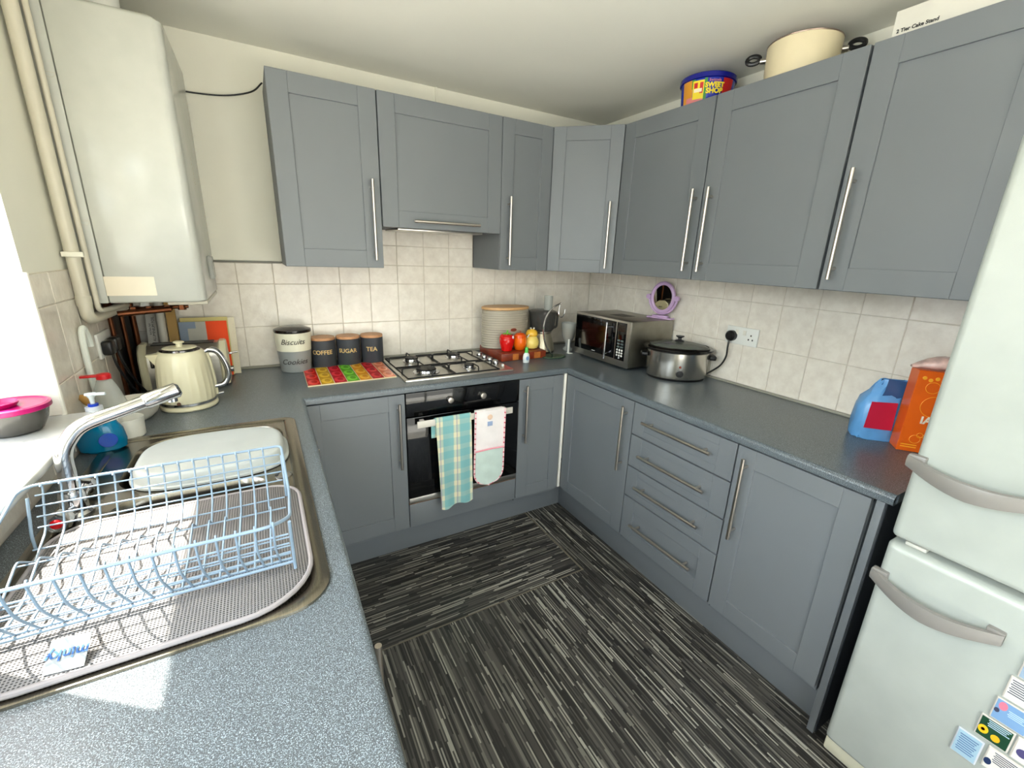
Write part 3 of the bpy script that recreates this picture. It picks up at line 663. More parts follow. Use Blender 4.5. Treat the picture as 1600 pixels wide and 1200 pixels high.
magnet(-2.378, .690, .060, .058, 'm', 'pale blue verse magnet, highest on the freezer door', ('mag_edge', (206, 200, 190), .3), ('mag_pale', (150, 170, 190), .4), lines(.1, .9, .2, .8, 6))
magnet(-2.415, .496, .060, .062, 'm', 'white magnet with a purple flower right of the yellow flowers', ('mag_edge', (206, 200, 190), .3), ('mag_white', (224, 222, 214), .4), [(.1, .4, .42, .75, ('flower_purple', (80, 74, 120), .5), 'o')]+lines(.35, .9, .08, .4, 4))
magnet(-2.385, .428, .062, .062, 'm', 'white verse magnet with a dark blue flower below the yellow flowers', ('mag_edge', (206, 200, 190), .3), ('mag_white', (224, 222, 214), .4), lines(.2, .9, .1, .6, 6)+[(.02, .5, .22, .8, ('flower_navy', (30, 50, 90), .5), 'o')])

# ================================================================= SMALL THINGS, back wall left
def canister(x, y, r, h, word, label, sz):
    t = thing('canister', (x, y, ZW), label, 'canister', 'dark grey tea, coffee and sugar canisters')
    bd = obj('body', B().lathe([(r*.97, 0), (r, .004), (r, h-.016), (r*.97, h-.014)], 40, c=(x, y, ZW)), P('slate_tin', (58, 62, 68), .55), t)
    obj('wooden_lid', B().lathe([(r*.96, h-.0145), (r*1.0, h-.012), (r*1.0, h-.002), (r*.97, h), (.001, h)], 40, c=(x, y, ZW)), wood, t)
    a = -.53+radians(90)  # faces the camera direction
    out = Vector((cam.location.x-x, cam.location.y-y, 0)) if False else Vector((-.25, -1, 0)).normalized()
    u = Vector((0, 0, 1)).cross(out); M_ = basis(Vector((x, y, ZW+h*.52))+out*(r+.0004), u, (0, 0, 1))
    obj('lettering', text_b(word, sz, M_, .0004, wrap=r, bold=.0004), P('gold_lettering', (216, 186, 122), .4), t)
canister(-1.765, -.068, .058, .152, 'COFFEE', 'dark grey canister lettered COFFEE with a flat wooden lid', .030)
canister(-1.643, -.066, .058, .152, 'SUGAR', 'dark grey canister lettered SUGAR, middle of three', .030)
canister(-1.522, -.065, .057, .152, 'TEA', 'dark grey canister lettered TEA beside the hob', .032)
x, y = -1.90, -.105
t = thing('biscuit_tin', (x, y, ZW), 'tall cream and grey tin lettered Biscuits and Cookies with a black lid', 'tin')
obj('lower_body', B().lathe([(.062, 0), (.066, .004), (.0745, .105)], 40, c=(x, y, ZW), sx=1.02), P('tin_grey', (142, 146, 144), .3), t)
obj('upper_body', B().lathe([(.0745, .1052), (.079, .192)], 40, c=(x, y, ZW), sx=1.02), P('tin_cream', (224, 222, 200), .3), t)
obj('lid', B().lathe([(.0795, .1925), (.081, .198), (.080, .206), (.055, .216), (.001, .219)], 40, c=(x, y, ZW), sx=1.02), P('tin_black', (26, 22, 20), .18), t)
out = Vector((-.12, -1, 0)).normalized(); u = Vector((0, 0, 1)).cross(out)
for wd, hz, r in (('Biscuits', .152, .0785), ('Cookies', .055, .0718)):
    obj('lettering', text_b(wd, .036, basis(Vector((x, y, ZW+hz))+out*(r+.001), u, (0, 0, 1)), .0006, wrap=r, shear=.35), P('ink_dark', (54, 50, 46), .5), t)
# fruit chopping board (glass mat)
t = thing('worktop_saver', (-1.68, -.27, ZW), 'glass chopping mat printed with strips of bright fruit', 'chopping mat')
cols = [(200, 30, 20), (214, 160, 20), (196, 24, 36), (96, 176, 24), (232, 150, 30), (190, 20, 24), (226, 120, 84)]
P4 = [Vector((-1.875, -.13, 0)), Vector((-1.485, -.075, 0)), Vector((-1.49, -.43, 0)), Vector((-1.88, -.44, 0))]
def bil(u, v): return (P4[0]*(1-u)+P4[1]*u)*(1-v)+(P4[3]*(1-u)+P4[2]*u)*v
b = B(); b.loft([[(*p.xy, ZW+.0005) for p in P4], [(*p.xy, ZW+.005) for p in P4]]); obj('glass_base', b, P('mat_cream_lines', (232, 214, 170), .2), t)
for k, c_ in enumerate(cols):
    u0_, u1_ = (k+.03)/7, (k+.97)/7
    if k == 0: u0_ = .004
    q = [bil(u0_, .015), bil(u1_, .015), bil(u1_, .985), bil(u0_, .985)]
    st = obj('fruit_strip', B().loft([[(*p.xy, ZW+.0048) for p in q], [(*p.xy, ZW+.0056) for p in q]]), P('fruit_%d' % k, c_, .2), t)
    hi = tuple(min(255, int(c*1.12+26)) for c in c_)
    for j in range(3):
        cxy = bil((k+.5)/7, .18+.32*j); rw = .023
        obj('fruit_slice', B().lathe([(1, 0), (.9, .0004)], 18, M=Matrix.Translation((cxy.x, cxy.y, ZW+.0056)) @ Matrix.Diagonal((rw, .042, 1, 1))), P('fruit_hi_%d' % k, hi, .2), st)
        obj('fruit_core', B().lathe([(1, 0), (.9, .0004)], 14, M=Matrix.Translation((cxy.x+.003, cxy.y, ZW+.0061)) @ Matrix.Diagonal((rw*.55, .026, 1, 1))), P('fruit_%d' % k, c_, .2), st)

# ---- kettle
kx, ky = -2.288, -.515
t = thing('kettle', (kx, ky, ZW), 'cream fluted electric kettle with a chrome loop handle', 'kettle')
obj('base', B().lathe([(.086, .001), (.09, .006), (.089, .014), (.082, .018)], 48, c=(kx, ky, ZW)), creamp, t)
obj('chrome_band', B().lathe([(.0835, .0185), (.086, .021), (.0855, .029)], 48, c=(kx, ky, ZW)), chrome, t)
fl = lambda a, z: -.018*abs(sin(a*12))*min(1, max(0, (.18-z)/.07))
obj('body', B().lathe([(.0845, .0295), (.0860, .04), (.0865, .07), (.0855, .10), (.083, .13), (.080, .16), (.076, .185), (.072, .20), (.066, .210), (.061, .213)], 192, c=(kx, ky, ZW), fl=fl), creamp, t, ang=60)
obj('lid_ring', B().lathe([(.061, .2135), (.060, .219), (.053, .221)], 48, c=(kx, ky, ZW)), P('dark_chrome', (90, 86, 84), .15, metal=1), t)
ld = obj('lid', B().lathe([(.052, .2212), (.049, .2235), (.030, .2255), (.001, .226)], 48, c=(kx, ky, ZW)), creamp, t)
obj('lid_knob', B().lathe([(.010, .2258), (.010, .237), (.016, .239), (.017, .243), (.012, .246), (.001, .246)], 32, c=(kx, ky, ZW)), creamp, ld)
b = B(); hd = Vector((.96, .2, 0)).normalized(); side = Vector((-hd.y, hd.x, 0)); o = Vector((kx, ky, ZW))
b.tube(smoothline([o+hd*.070+Vector((0, 0, .200)), o+hd*.090+Vector((0, 0, .204)), o+hd*.113+Vector((0, 0, .19)), o+hd*.131+Vector((0, 0, .145)), o+hd*.134+Vector((0, 0, .10)), o+hd*.118+Vector((0, 0, .068)), o+hd*.084+Vector((0, 0, .062))], 6), [.009]*4+[.0105]*28+[.009]*5, 12)
obj('handle', b, chrome, t)
b = B(); b.box(-.008, .008, -.012, .012, .02, .06, .006, 3, M=basis(o+hd*.085, side, (0, 0, 1)) @ Matrix.Rotation(0, 4, 'X')); obj('handle_strip', B().tube([o+hd*.0875+Vector((0, 0, .03)), o+hd*.0865+Vector((0, 0, .1)), o+hd*.081+Vector((0, 0, .17)), o+hd*.073+Vector((0, 0, .203))], .007, 8), creamp, t)
obj('switch', B().cyl(o+hd*.085+Vector((0, 0, .03)), o+hd*.11+Vector((0, 0, .032)), .0045, 10), chrome, t)
sd_ = Vector((-.95, -.28, 0)).normalized(); ss = Vector((-sd_.y, sd_.x, 0)); b = B()
b.loft([[o+sd_*.062+ss*.02+Vector((0, 0, .207)), o+sd_*.062-ss*.02+Vector((0, 0, .207)), o+sd_*.078+Vector((0, 0, .165))], [o+sd_*.100+ss*.004+Vector((0, 0, .206)), o+sd_*.100-ss*.004+Vector((0, 0, .206)), o+sd_*.098+Vector((0, 0, .200))]])
obj('spout', b, creamp, t); b = B(); 
obj('brand_badge', B().tube([o+Vector((-.02, -.083, .035)), o+Vector((-.02, -.0875, .035))], .006, 8), P('badge_brown', (90, 60, 40)), t)

# ---- toaster
t = thing('toaster', (-2.31, -.18, ZW), 'cream and chrome toaster behind the kettle', 'toaster')
b = B(); TY0, TY1, TZ = -.285, -.14, .19
def tprof(x, i=0): return [(x, TY0+i, ZW+.012), (x, TY0+i, ZW+.13), (x, TY0+.012+i, ZW+.165-i), (x, TY0+.045, ZW+TZ-i), (x, TY1-.045, ZW+TZ-i), (x, TY1-.012-i, ZW+.165-i), (x, TY1-i, ZW+.13), (x, TY1-i, ZW+.012)]
obj('chrome_body', B().loft([tprof(-2.435, .006), tprof(-2.195, .006)]), steel, t)
for xa, xb in ((-2.462, -2.434), (-2.196, -2.168)): obj('end_cap', B().loft([tprof(xa, .006), tprof(xa+.006), tprof(xb-.006), tprof(xb, .006)]), creamp, t)
for y in (-.232, -.192): obj('slot', B().box(-2.42, -2.21, y-.010, y+.010, ZW+TZ-.007, ZW+TZ-.004), blackp, t)
obj('badge', B().box(-2.425, -2.39, TY0-.002, TY0+.006, ZW+.10, ZW+.145, .008, 3), chrome, t)
b = B(); b.box(-2.168, -2.15, -.225, -.19, ZW+.125, ZW+.133, .003); b.tube([(-2.15, -.21, ZW+.13), (-2.13, -.21, ZW+.132)], .004, 8); obj('lever', b, chrome, t)
obj('browning_dial', B().tube([(-2.168, -.22, ZW+.06), (-2.152, -.22, ZW+.06)], .014, 16), chrome, t)
obj('foot_strip', B().box(-2.45, -2.18, TY0+.01, TY1-.01, ZW+.001, ZW+.012), blackp, t)

# ---- books and boards leaning on the wall behind the toaster
def slab(name, x0, x1, h, ybot, ytop, th, m, label, cat, z=ZW+.001, g=None):
    t = thing(name, ((x0+x1)/2, ybot, z), label, cat, g); dy = ytop-ybot
    M_ = basis((x0, ybot, z), (1, 0, 0), (0, dy, h)); Lh = math.hypot(dy, h); b = B().box(0, x1-x0, 0, Lh, 0, th, .001, 1, M=M_); obj('cover', b, m, t); return t, M_, Lh
t, M_, Lh = slab('recipe_book', -2.342, -2.166, .245, -.095, -.045, .012, P('book_grey', (176, 174, 164), .5), 'grey and bright orange book leaning on the tiles behind the toaster', 'book')
obj('orange_panel', B().box(.098, .1765, -.0, Lh+.0005, .0121, .0131, M=M_), P('book_orange', (240, 72, 0), .7), t)
obj('orange_spine', B().box(.1762, .1775, 0, Lh, 0, .0131, M=M_), P('book_orange', (240, 72, 0), .7), t)
obj('blue_corner', B().box(.0, .03, .0, Lh-.0, .0121, .0128, M=M_), P('book_blue', (130, 146, 166), .5), t)
obj('blue_corner', B().box(.03, .06, Lh-.03, Lh, .0121, .0128, M=M_), P('book_blue', (130, 146, 166), .5), t)
slab('chopping_board', -2.338, -2.16, .262, -.086, -.0325, .006, P('board_yellow', (206, 190, 120), .5), 'thin yellow-edged board leaning behind the orange book', 'board')
t, M_, Lh = slab('wire_bound_notebook', -2.30, -2.134, .258, -.077, -.0245, .005, P('paper_cream', (222, 216, 192), .7), 'cream wire-bound notebook at the back of the leaning books', 'notebook')
for k in range(16): obj('wire_ring', B().tube([M_ @ Vector((.158, .02+.014*k, -.001)), M_ @ Vector((.1635, .02+.014*k, .002)), M_ @ Vector((.158, .02+.014*k, .006))], .0008, 5), nickel, t)
t, M_, Lh = slab('wooden_board', -2.380, -2.346, .335, -.10, -.040, .014, P('honey_wood', (176, 138, 70), .5), 'honey coloured wooden board standing on end beside the foil boxes', 'board')
def rollbox(x, w, h, m, lab, txt):
    t = thing('foil_box', (x, -.1, ZW), lab, 'box', 'kitchen foil boxes'); M_ = basis((x-w/2, -.098, ZW+.001), (1, 0, 0), (0, .12, h)); b = B().box(0, w, 0, h, -w*.0, w*.8, .002, 1, M=M_); obj('carton', b, m, t)
    if txt:
        obj('lettering', text_b('ALUMINIUM FOIL', .014, M_ @ Matrix.Translation((w*.66, h*.68, w*.8+.0005)) @ Matrix.Rotation(pi/2, 4, 'Z'), .0002), P('ink_black', (30, 30, 30)), t)
        obj('lettering', text_b('kitchen foil', .011, M_ @ Matrix.Translation((w*.35, h*.68, w*.8+.0005)) @ Matrix.Rotation(pi/2, 4, 'Z'), .0002), P('ink_black', (30, 30, 30)), t)
rollbox(-2.438, .038, .33, P('carton_white', (206, 202, 194), .5), 'tall white foil box with black sideways lettering under the boiler', True)
t = thing('kitchen_roll_tube', (-2.385, -.15, ZW), 'plain white cardboard roll standing right of the foil box', 'roll')
obj('roll', B().tube([(-2.398, -.112, ZW+.008), (-2.399, -.06, ZW+.34)], .0155, 20), P('roll_white', (210, 206, 194), .4), t)

# ---- left wall socket with plugs
t = thing('wall_socket', (WX0, -.44, 1.13), 'white double socket on the left wall below the boiler', 'socket')
obj('plate', B().box(WX0, WX0+.009, -.515, -.37, 1.10, 1.185, .003), whitep, t)
for y, lab in ((-.485, 'near black plug in the left wall socket with its cable'), (-.415, 'far black plug in the left wall socket beside the pipes')):
    t = thing('plug', (WX0+.01, y, 1.12), lab, 'plug', 'black plugs on the left wall'); b = B().box(WX0+.0095, WX0+.04, y-.024, y+.024, 1.11, 1.16, .009, 3); obj('plug_body', b, blackp, t)
    obj('cable', B().tube(smoothline([(WX0+.03, y, 1.115), (WX0+.035, y+.01, 1.06), (WX0+.05, y+.05, .98), (WX0+.07, y+.09, .915)]), .0045, 8), blackp, t)

# ---- washing up corner
t = thing('dish_brush', (-2.494, -.66, ZW), 'white long-handled plastic dish brush propped against the left wall', 'brush')
lp = smoothline([(-2.494, -.66, .92), (-2.499, -.665, 1.08), (-2.499, -.66, 1.20), (-2.497, -.64, 1.228), (-2.497, -.618, 1.20), (-2.497, -.612, 1.165)], 6)
obj('handle', B().tube(lp, .0085, 10), P('translucent_white', (222, 226, 218), .3), t)
obj('brush_head', B().lathe([(.010, 0), (.013, .004), (.012, .02)], 20, c=(-2.494, -.66, ZW+.001)), whitep, t)
t = thing('wooden_brush', (-2.484, -.775, ZW), 'small wooden scrubbing brush held up beside the bottles', 'brush')
obj('brush_back', B().lathe([(.001, -.026), (.010, -.020), (.014, 0), (.011, .018), (.001, .026)], 16, c=(0, 0, 0), sx=1, sy=.6, M=Matrix.Translation((-2.490, -.772, 1.03)) @ Matrix.Rotation(radians(-35), 4, 'Y')), P('brush_wood', (176, 132, 66), .5), t)
obj('stem', B().tube([(-2.486, -.772, 1.012), (-2.482, -.777, .9065)], .004, 8), P('brush_wood', (176, 132, 66), .5), t)
x, y = -2.458, -.715
t = thing('squeeze_bottle', (x, y, ZW), 'clear washing-up liquid bottle with a red flip cap', 'bottle')
bd = obj('body', B().lathe([(.040, .001), (.044, .008), (.045, .06), (.040, .10), (.028, .145), (.018, .172), (.014, .176)], 32, c=(x, y, ZW), sx=1.05, sy=.6), clear, t)
obj('liquid', B().lathe([(.040, .004), (.0425, .01), (.043, .035), (.042, .04)], 32, c=(x, y, ZW), sx=1.03, sy=.57), P('milky_liquid', (190, 190, 178), .3), t)
b = B().box(-.026, .026, 0, .045, 0, .001, M=basis((x+.002, y-.0285, ZW+.035), (1, -.05, 0), (0, 0, 1))); obj('front_label', b, P('bottle_label', (206, 204, 198), .4), t)
for k in range(5): obj('label_line', B().box(x-.02, x+.018-.004*(k % 3), y-.0302, y-.0296, ZW+.042+.007*k, ZW+.0436+.007*k), P('label_ink', (130, 126, 124)), t)
cp = obj('cap', B().lathe([(.018, .1765), (.018, .188), (.015, .192), (.001, .194)], 24, c=(x, y, ZW)), P('cap_red', (196, 16, 26), .3), t)
obj('flip_top', B().box(x-.055, x-.012, y-.010, y+.010, ZW+.183, ZW+.190, .003), P('cap_red', (196, 16, 26), .3), cp)
x, y = -2.455, -.865
t = thing('hand_soap', (x, y, ZW), 'blue liquid hand soap pump bottle at the corner of the sink', 'soap')
bd = obj('gel', B().lathe([(.040, .001), (.050, .008), (.053, .03), (.049, .062), (.040, .082), (.035, .092)], 36, c=(x, y, ZW), sx=1.05, sy=.7), bluegel, t)
obj('label', B().lathe([(1, 0), (.95, .001)], 24, M=basis((x+.022, y-.0345, ZW+.040), (1, .3, 0), (0, 0, 1)) @ Matrix.Diagonal((.021, .021, 1, 1))), P('soap_label', (10, 70, 170), .3), t)
obj('upper_body', B().lathe([(.035, .0925), (.027, .108), (.018, .116)], 36, c=(x, y, ZW), sx=1.05, sy=.8), clear, t)
obj('collar', B().lathe([(.019, .1165), (.019, .134), (.013, .135)], 24, c=(x, y, ZW)), P('collar_white', (206, 210, 216), .3), t)
obj('blue_ring', B().lathe([(.0115, .1355), (.0115, .142)], 24, c=(x, y, ZW)), P('ring_blue', (20, 60, 180), .3), t)
b = B().lathe([(.005, .1425), (.006, .158), (.012, .170), (.011, .173)], 16, c=(x, y, ZW)); b.tube([(x-.012, y, ZW+.170), (x+.034, y-.012, ZW+.171)], .0042, 8); obj('pump', b, P('pump_white', (214, 222, 222), .3), t)
x, y = -2.415, -.775
t = thing('white_pot', (x, y, ZW), 'small white plastic pot between the soap and the worktop', 'pot')
obj('pot', B().lathe([(.036, .001), (.040, .005), (.043, .062), (.040, .062), (.037, .008), (.001, .007)], 32, c=(x, y, ZW)), P('pot_white', (222, 220, 210), .3), t)
x, y = -2.428, -.606
t = thing('white_bowl', (x, y, ZW), 'off-white bowl beside the kettle, behind the tap spout', 'bowl')
obj('bowl', B().lathe([(.035, .001), (.04, .004), (.06, .022), (.078, .068), (.075, .069), (.056, .026), (.001, .010)], 40, c=(x, y, ZW)), P('bowl_white', (212, 206, 194), .3), t)
# pink lidded bowl on the sill
x, y, zS = -2.572, -.985, 1.0305
t = thing('lidded_bowl', (x, y, zS), 'smoky clear bowl with a bright pink lid on the window sill', 'bowl')
obj('bowl', B().lathe([(.042, 0), (.048, .003), (.060, .03), (.066, .062), (.064, .062), (.058, .03), (.044, .006), (.001, .005)], 40, c=(x, y, zS), sx=1.06, sy=1.06), P('smoky_grey', (70, 68, 64), .15, ), t)
lidp = P('hot_pink', (160, 8, 90), .3)
ld = obj('lid', B().lathe([(.068, .056), (.070, .058), (.070, .068), (.064, .070), (.060, .067), (.001, .067)], 40, c=(x, y, zS), sx=1.06, sy=1.06), lidp, t)
obj('lid_dish', B().lathe([(.030, .0675), (.036, .078), (.034, .079), (.028, .070), (.001, .069)], 32, c=(x-.012, y-.01, zS)), lidp, ld)

# ================================================================= back right
# chopping block
t = thing('chopping_block', (-.72, -.2, ZW), 'thick red-brown wooden chopping block under the bread bin', 'chopping board')
obj('block', B().box(-.872, -.572, -.342, -.05, ZW+.001, ZW+.045, .003), mahog, t)
for (x0, x1) in ((-.80, -.762), (-.655, -.612)):
    obj('end_grain', B().box(x0, x1, -.3432, -.34, ZW+.004, ZW+.040), mahog2, t)
t = thing('bread_bin', (-.76, -.13, ZW+.045), 'oval ribbed putty coloured bread bin with a wooden lid', 'bread bin')
ZZ = ZW+.046; x, y = -.745, -.14; H = .225
rib = []; n = 80
for k in range(n+1):
    z_ = H*k/n; rib.append((.150+.0032*abs(sin(pi*z_/.0135)) if .0 < z_ < H*.999 else .149, z_))
obj('body', B().lathe(rib, 64, c=(x, y, ZZ), sx=1, sy=.58), P('putty', (164, 156, 140), .45), t, ang=60)
obj('wooden_lid', B().lathe([(.150, H+.001), (.155, H+.004), (.155, H+.013), (.152, H+.017), (.001, H+.018)], 64, c=(x, y, ZZ), sx=1, sy=.59), bamboo, t)
obj('emblem', B().lathe([(1, 0), (.95, .001)], 20, M=basis((-.735, y-.0885, ZZ+.112), (1, 0, 0), (0, 0, 1)) @ Matrix.Diagonal((.021, .010, 1, 1))), P('emblem_brown', (120, 52, 34), .4), t)
# fruit shaped pots
def fruitpot(x, y, label, fn):
    t = thing('novelty_pot', (x, y, ZW+.046), label, 'pot', 'ceramic pots on the chopping block'); fn(t, x, y, ZW+.046)
def straw(t, x, y, z):
    obj('pot', B().lathe([(.022, 0), (.030, .004), (.041, .045), (.045, .07), (.043, .075)], 36, c=(x, y, z)), P('strawberry_red', (206, 18, 16), .18), t)
    ld = obj('lid', B().lathe([(.043, .0755), (.042, .086), (.032, .097), (.012, .101), (.001, .101)], 36, c=(x, y, z)), P('strawberry_red', (206, 18, 16), .18), t)
    b = B()
    for k in range(6):
        a = k*pi/3; b.loft([[(x+.004*cos(a+1.5), y+.004*sin(a+1.5), z+.102), (x+.004*cos(a-1.5), y+.004*sin(a-1.5), z+.102), (x, y, z+.106)], [(x+.026*cos(a+.08), y+.026*sin(a+.08), z+.099), (x+.026*cos(a-.08), y+.026*sin(a-.08), z+.099), (x+.024*cos(a), y+.024*sin(a), z+.102)]])
    b.cyl((x, y, z+.103), (x+.004, y, z+.122), .005, 8); obj('leaf_crown', b, P('leaf_green', (96, 170, 50), .4), ld)
    obj('flower', B().lathe([(.009, 0), (.004, .003)], 8, M=basis((x+.020, y-.036, z+.085), (1, .4, 0), (0, .4, 1))), P('petal_white', (240, 220, 220)), ld)
def orange(t, x, y, z):
    obj('pot', B().lathe([(.022, 0), (.028, .004), (.039, .03), (.041, .05), (.038, .074)], 36, c=(x, y, z)), P('orange_glaze', (240, 106, 14), .18), t)
    ld = obj('lid', B().lathe([(.0378, .0745), (.033, .09), (.020, .100), (.001, .101)], 36, c=(x, y, z)), P('orange_glaze2', (226, 84, 14), .18), t)
    b = B().cyl((x, y, z+.1), (x+.003, y, z+.112), .005, 8)
    for k in range(4):
        a = k*pi/2+.4; b.loft([[(x+.005*cos(a+1.5), y+.005*sin(a+1.5), z+.1), (x+.005*cos(a-1.5), y+.005*sin(a-1.5), z+.1)], [(x+.028*cos(a), y+.028*sin(a), z+.098), (x+.028*cos(a-.05), y+.028*sin(a-.05), z+.098)]], False, False, closed=False)
    obj('stalk', b, P('stalk_brown', (120, 50, 24), .4), ld)
def bee(t, x, y, z):
    pr_ = [(.026, 0), (.032, .004)]+[(.030+.016*sin(pi*min(1, (k+2)/13))-.0012*(k % 2), .006+.0065*k) for k in range(12)]
    obj('pot', B().lathe(pr_, 36, c=(x, y, z)), P('honey_glaze', (232, 206, 110), .2), t, ang=70)
    ld = obj('lid', B().lathe([(.034, .0785), (.036, .082), (.036, .095), (.027, .110), (.012, .117), (.001, .118)], 36, c=(x, y, z)), P('honey_glaze2', (236, 184, 60), .2), t)
    b = B(); 
    for s in (-1, 1): b.tube([(x+s*.008, y-.004, z+.117), (x+s*.013, y-.006, z+.126)], [.003, .005], 8)
    obj('bee_wings', b, P('glaze_white', (240, 236, 220), .2), ld)
    b = B(); b.tube([(x-.034, y-.026, z+.09), (x-.052, y-.034, z+.075)], [.004, .003], 8); obj('dipper', b, P('glaze_white', (240, 236, 220), .2), ld)
fruitpot(-.805, -.275, 'red strawberry shaped ceramic pot on the chopping block', straw)
fruitpot(-.716, -.272, 'orange fruit shaped ceramic pot between the red and yellow pots', orange)
fruitpot(-.628, -.262, 'yellow beehive shaped ceramic pot on the chopping block', bee)
x, y = -.748, -.405
t = thing('glue_bottle', (x, y, ZW), 'small white bottle with a green cap in front of the chopping block', 'bottle')
obj('body', B().lathe([(.018, .001), (.020, .004), (.021, .03), (.018, .048), (.010, .058)], 24, c=(x, y, ZW), sy=.7), P('bottle_white', (222, 228, 226), .25), t)
obj('cap', B().lathe([(.0105, .0585), (.009, .086), (.006, .09)], 20, c=(x, y, ZW)), P('cap_green', (70, 180, 70), .3), t)
obj('label', B().lathe([(1, 0), (.95, .0006)], 20, M=basis((x, y-.0146, ZW+.028), (1, 0, 0), (0, 0, 1)) @ Matrix.Diagonal((.010, .012, 1, 1))), P('tiny_blue_label', (130, 160, 200), .3), t)
# food processor
x, y = -.492, -.165
t = thing('food_processor', (x, y, ZW), 'food processor with a smoky bowl and silver base in the corner', 'food processor')
obj('base', B().lathe([(.078, .006), (.084, .012), (.078, .05), (.062, .10), (.056, .118)], 40, c=(x, y, ZW)), P('silver_base', (190, 182, 160), .3, metal=.85), t)
obj('base_foot', B().lathe([(.082, .001), (.082, .006)], 40, c=(x, y, ZW)), blackp, t)
obj('collar', B().lathe([(.058, .1185), (.062, .124), (.062, .132)], 40, c=(x, y, ZW)), nickel, t)
obj('work_bowl', B().lathe([(.064, .133), (.078, .15), (.086, .245), (.084, .245), (.076, .152), (.001, .14)], 40, c=(x, y, ZW)), smoke, t)
obj('blade_hub', B().lathe([(.045, .1405), (.044, .19), (.020, .20), (.018, .225)], 24, c=(x, y, ZW)), P('dark_blade', (52, 50, 48), .4), t)
obj('bowl_lid', B().lathe([(.088, .246), (.088, .254), (.07, .262), (.001, .263)], 40, c=(x, y, ZW)), smoke, t)
obj('feed_tube', B().lathe([(.026, .2635), (.028, .35), (.025, .35), (.023, .265)], 24, c=(x+.025, y-.02, ZW), cap0=False, cap1=False), clear, t)
b = B(); b.tube(arc([((x+.085, y, ZW+.24), 0), ((x+.108, y-.01, ZW+.235), .02), ((x+.104, y-.01, ZW+.15), .02), ((x+.07, y, ZW+.145), 0)]), .008, 8); obj('bowl_handle', b, smoke, t)
# banana hook on green glass base
bx, by = -.50, -.345
t = thing('banana_hook', (bx, by, ZW), 'chrome arched banana hook on a round green base', 'banana stand')
obj('base', B().lathe([(.078, .001), (.082, .004), (.078, .009), (.001, .010)], 48, c=(bx-.015, by+.0, ZW), sx=1, sy=.6), P('green_base', (58, 78, 58), .15), t)
b = B(); b.tube(smoothline([(bx-.02, by, ZW+.008), (bx-.075, by-.0, ZW+.07), (bx-.100, by, ZW+.16), (bx-.088, by, ZW+.24), (bx-.045, by, ZW+.295), (bx+.01, by, ZW+.32)]), .0048, 10)
b.lathe([(.001, -.006), (.006, -.003), (.006, .003), (.001, .006)], 12, c=(bx+.012, by, ZW+.321)); obj('arch', b, chrome, t)
b = B(); b.tube(smoothline([(bx+.005, by, ZW+.315), (bx-.0, by, ZW+.27), (bx+.008, by, ZW+.245), (bx+.028, by, ZW+.24), (bx+.042, by, ZW+.262), (bx+.045, by, ZW+.285)]), .003, 8); obj('hook', b, chrome, t)
# glass jar behind microwave corner and the white stand
x, y = -.318, -.215
t = thing('glass_jar', (x, y, ZW), 'clear glass jar half hidden behind the microwave', 'jar')
obj('jar', B().lathe([(.03, .001), (.034, .01), (.018, .03), (.018, .05), (.040, .09), (.049, .16), (.051, .18), (.049, .18), (.046, .16), (.001, .06)], 32, c=(x, y, ZW)), clear, t)
obj('contents', B().lathe([(.02, .062), (.036, .095), (.043, .135), (.001, .14)], 24, c=(x, y, ZW)), P('pale_grains', (150, 134, 112), .7), t)
t = thing('white_stand', (-.372, -.30, ZW), 'thin white plastic stand with a foot left of the microwave', 'stand')
b = B(); b.box(-.381, -.369, -.302, -.296, ZW+.004, ZW+.092, .002); obj('upright', b, whitep, t); obj('foot', B().box(-.381, -.349, -.315, -.285, ZW+.001, ZW+.005, .002), whitep, t)
# microwave
MX0, MX1, MY0, MY1, MZ0, MZ1 = -.345, -.02, -.785, -.318, ZW+.014, ZW+.267
t = thing('microwave', (-.18, -.55, ZW), 'stainless steel microwave oven with a black glass door on the right worktop', 'microwave')
obj('case', B().box(MX0+.012, MX1, MY0, MY1, MZ0, MZ1, .004), brushed('micro_steel', (150, 146, 134), .38, (4, 250, 4)), t)
obj('front_frame', B().box(MX0, MX0+.0115, MY0, MY1, MZ0, MZ1, .003), steel, t)
dv = MY0+.105
d = obj('door_glass', B().box(MX0-.003, MX0+.001, dv+.003, MY1-.008, MZ0+.038, MZ1-.012, .001), ovenglass, t)
obj('window_tint', B().box(MX0-.0036, MX0-.002, dv+.075, MY1-.07, MZ0+.07, MZ1-.05), P('micro_window', (34, 12, 8), .08), d)
obj('logo', B().box(MX0-.0036, MX0-.0028, -.52, -.49, MZ0+.046, MZ0+.049), P('logo_white', (210, 210, 210)), d)
b = B(); b.cyl((MX0-.034, dv+.045, MZ0+.03), (MX0-.034, dv+.045, MZ1-.02), .0065, 12)
for z_ in (MZ0+.06, MZ1-.045): b.cyl((MX0-.001, dv+.045, z_), (MX0-.034, dv+.045, z_), .006, 10)
obj('handle', b, chrome, d)
cp = obj('control_panel', B().box(MX0-.002, MX0+.001, MY0+.026, dv-.004, MZ0+.036, MZ1-.012, .001), ovenglass, t)
cy0 = (MY0+.026+dv-.004)/2
obj('display', B().box(MX0-.0026, MX0-.0018, MY0+.034, dv-.012, MZ1-.06, MZ1-.026), P('display_green', (36, 40, 34), .2), cp)
for r in range(3):
    for c_ in range(2): obj('button', B().box(MX0-.0034, MX0-.0018, cy0+.003-.026*c_, cy0+.023-.026*c_, MZ0+.138-.017*r, MZ0+.148-.017*r, .001), P('button_grey', (92, 104, 104)), cp)
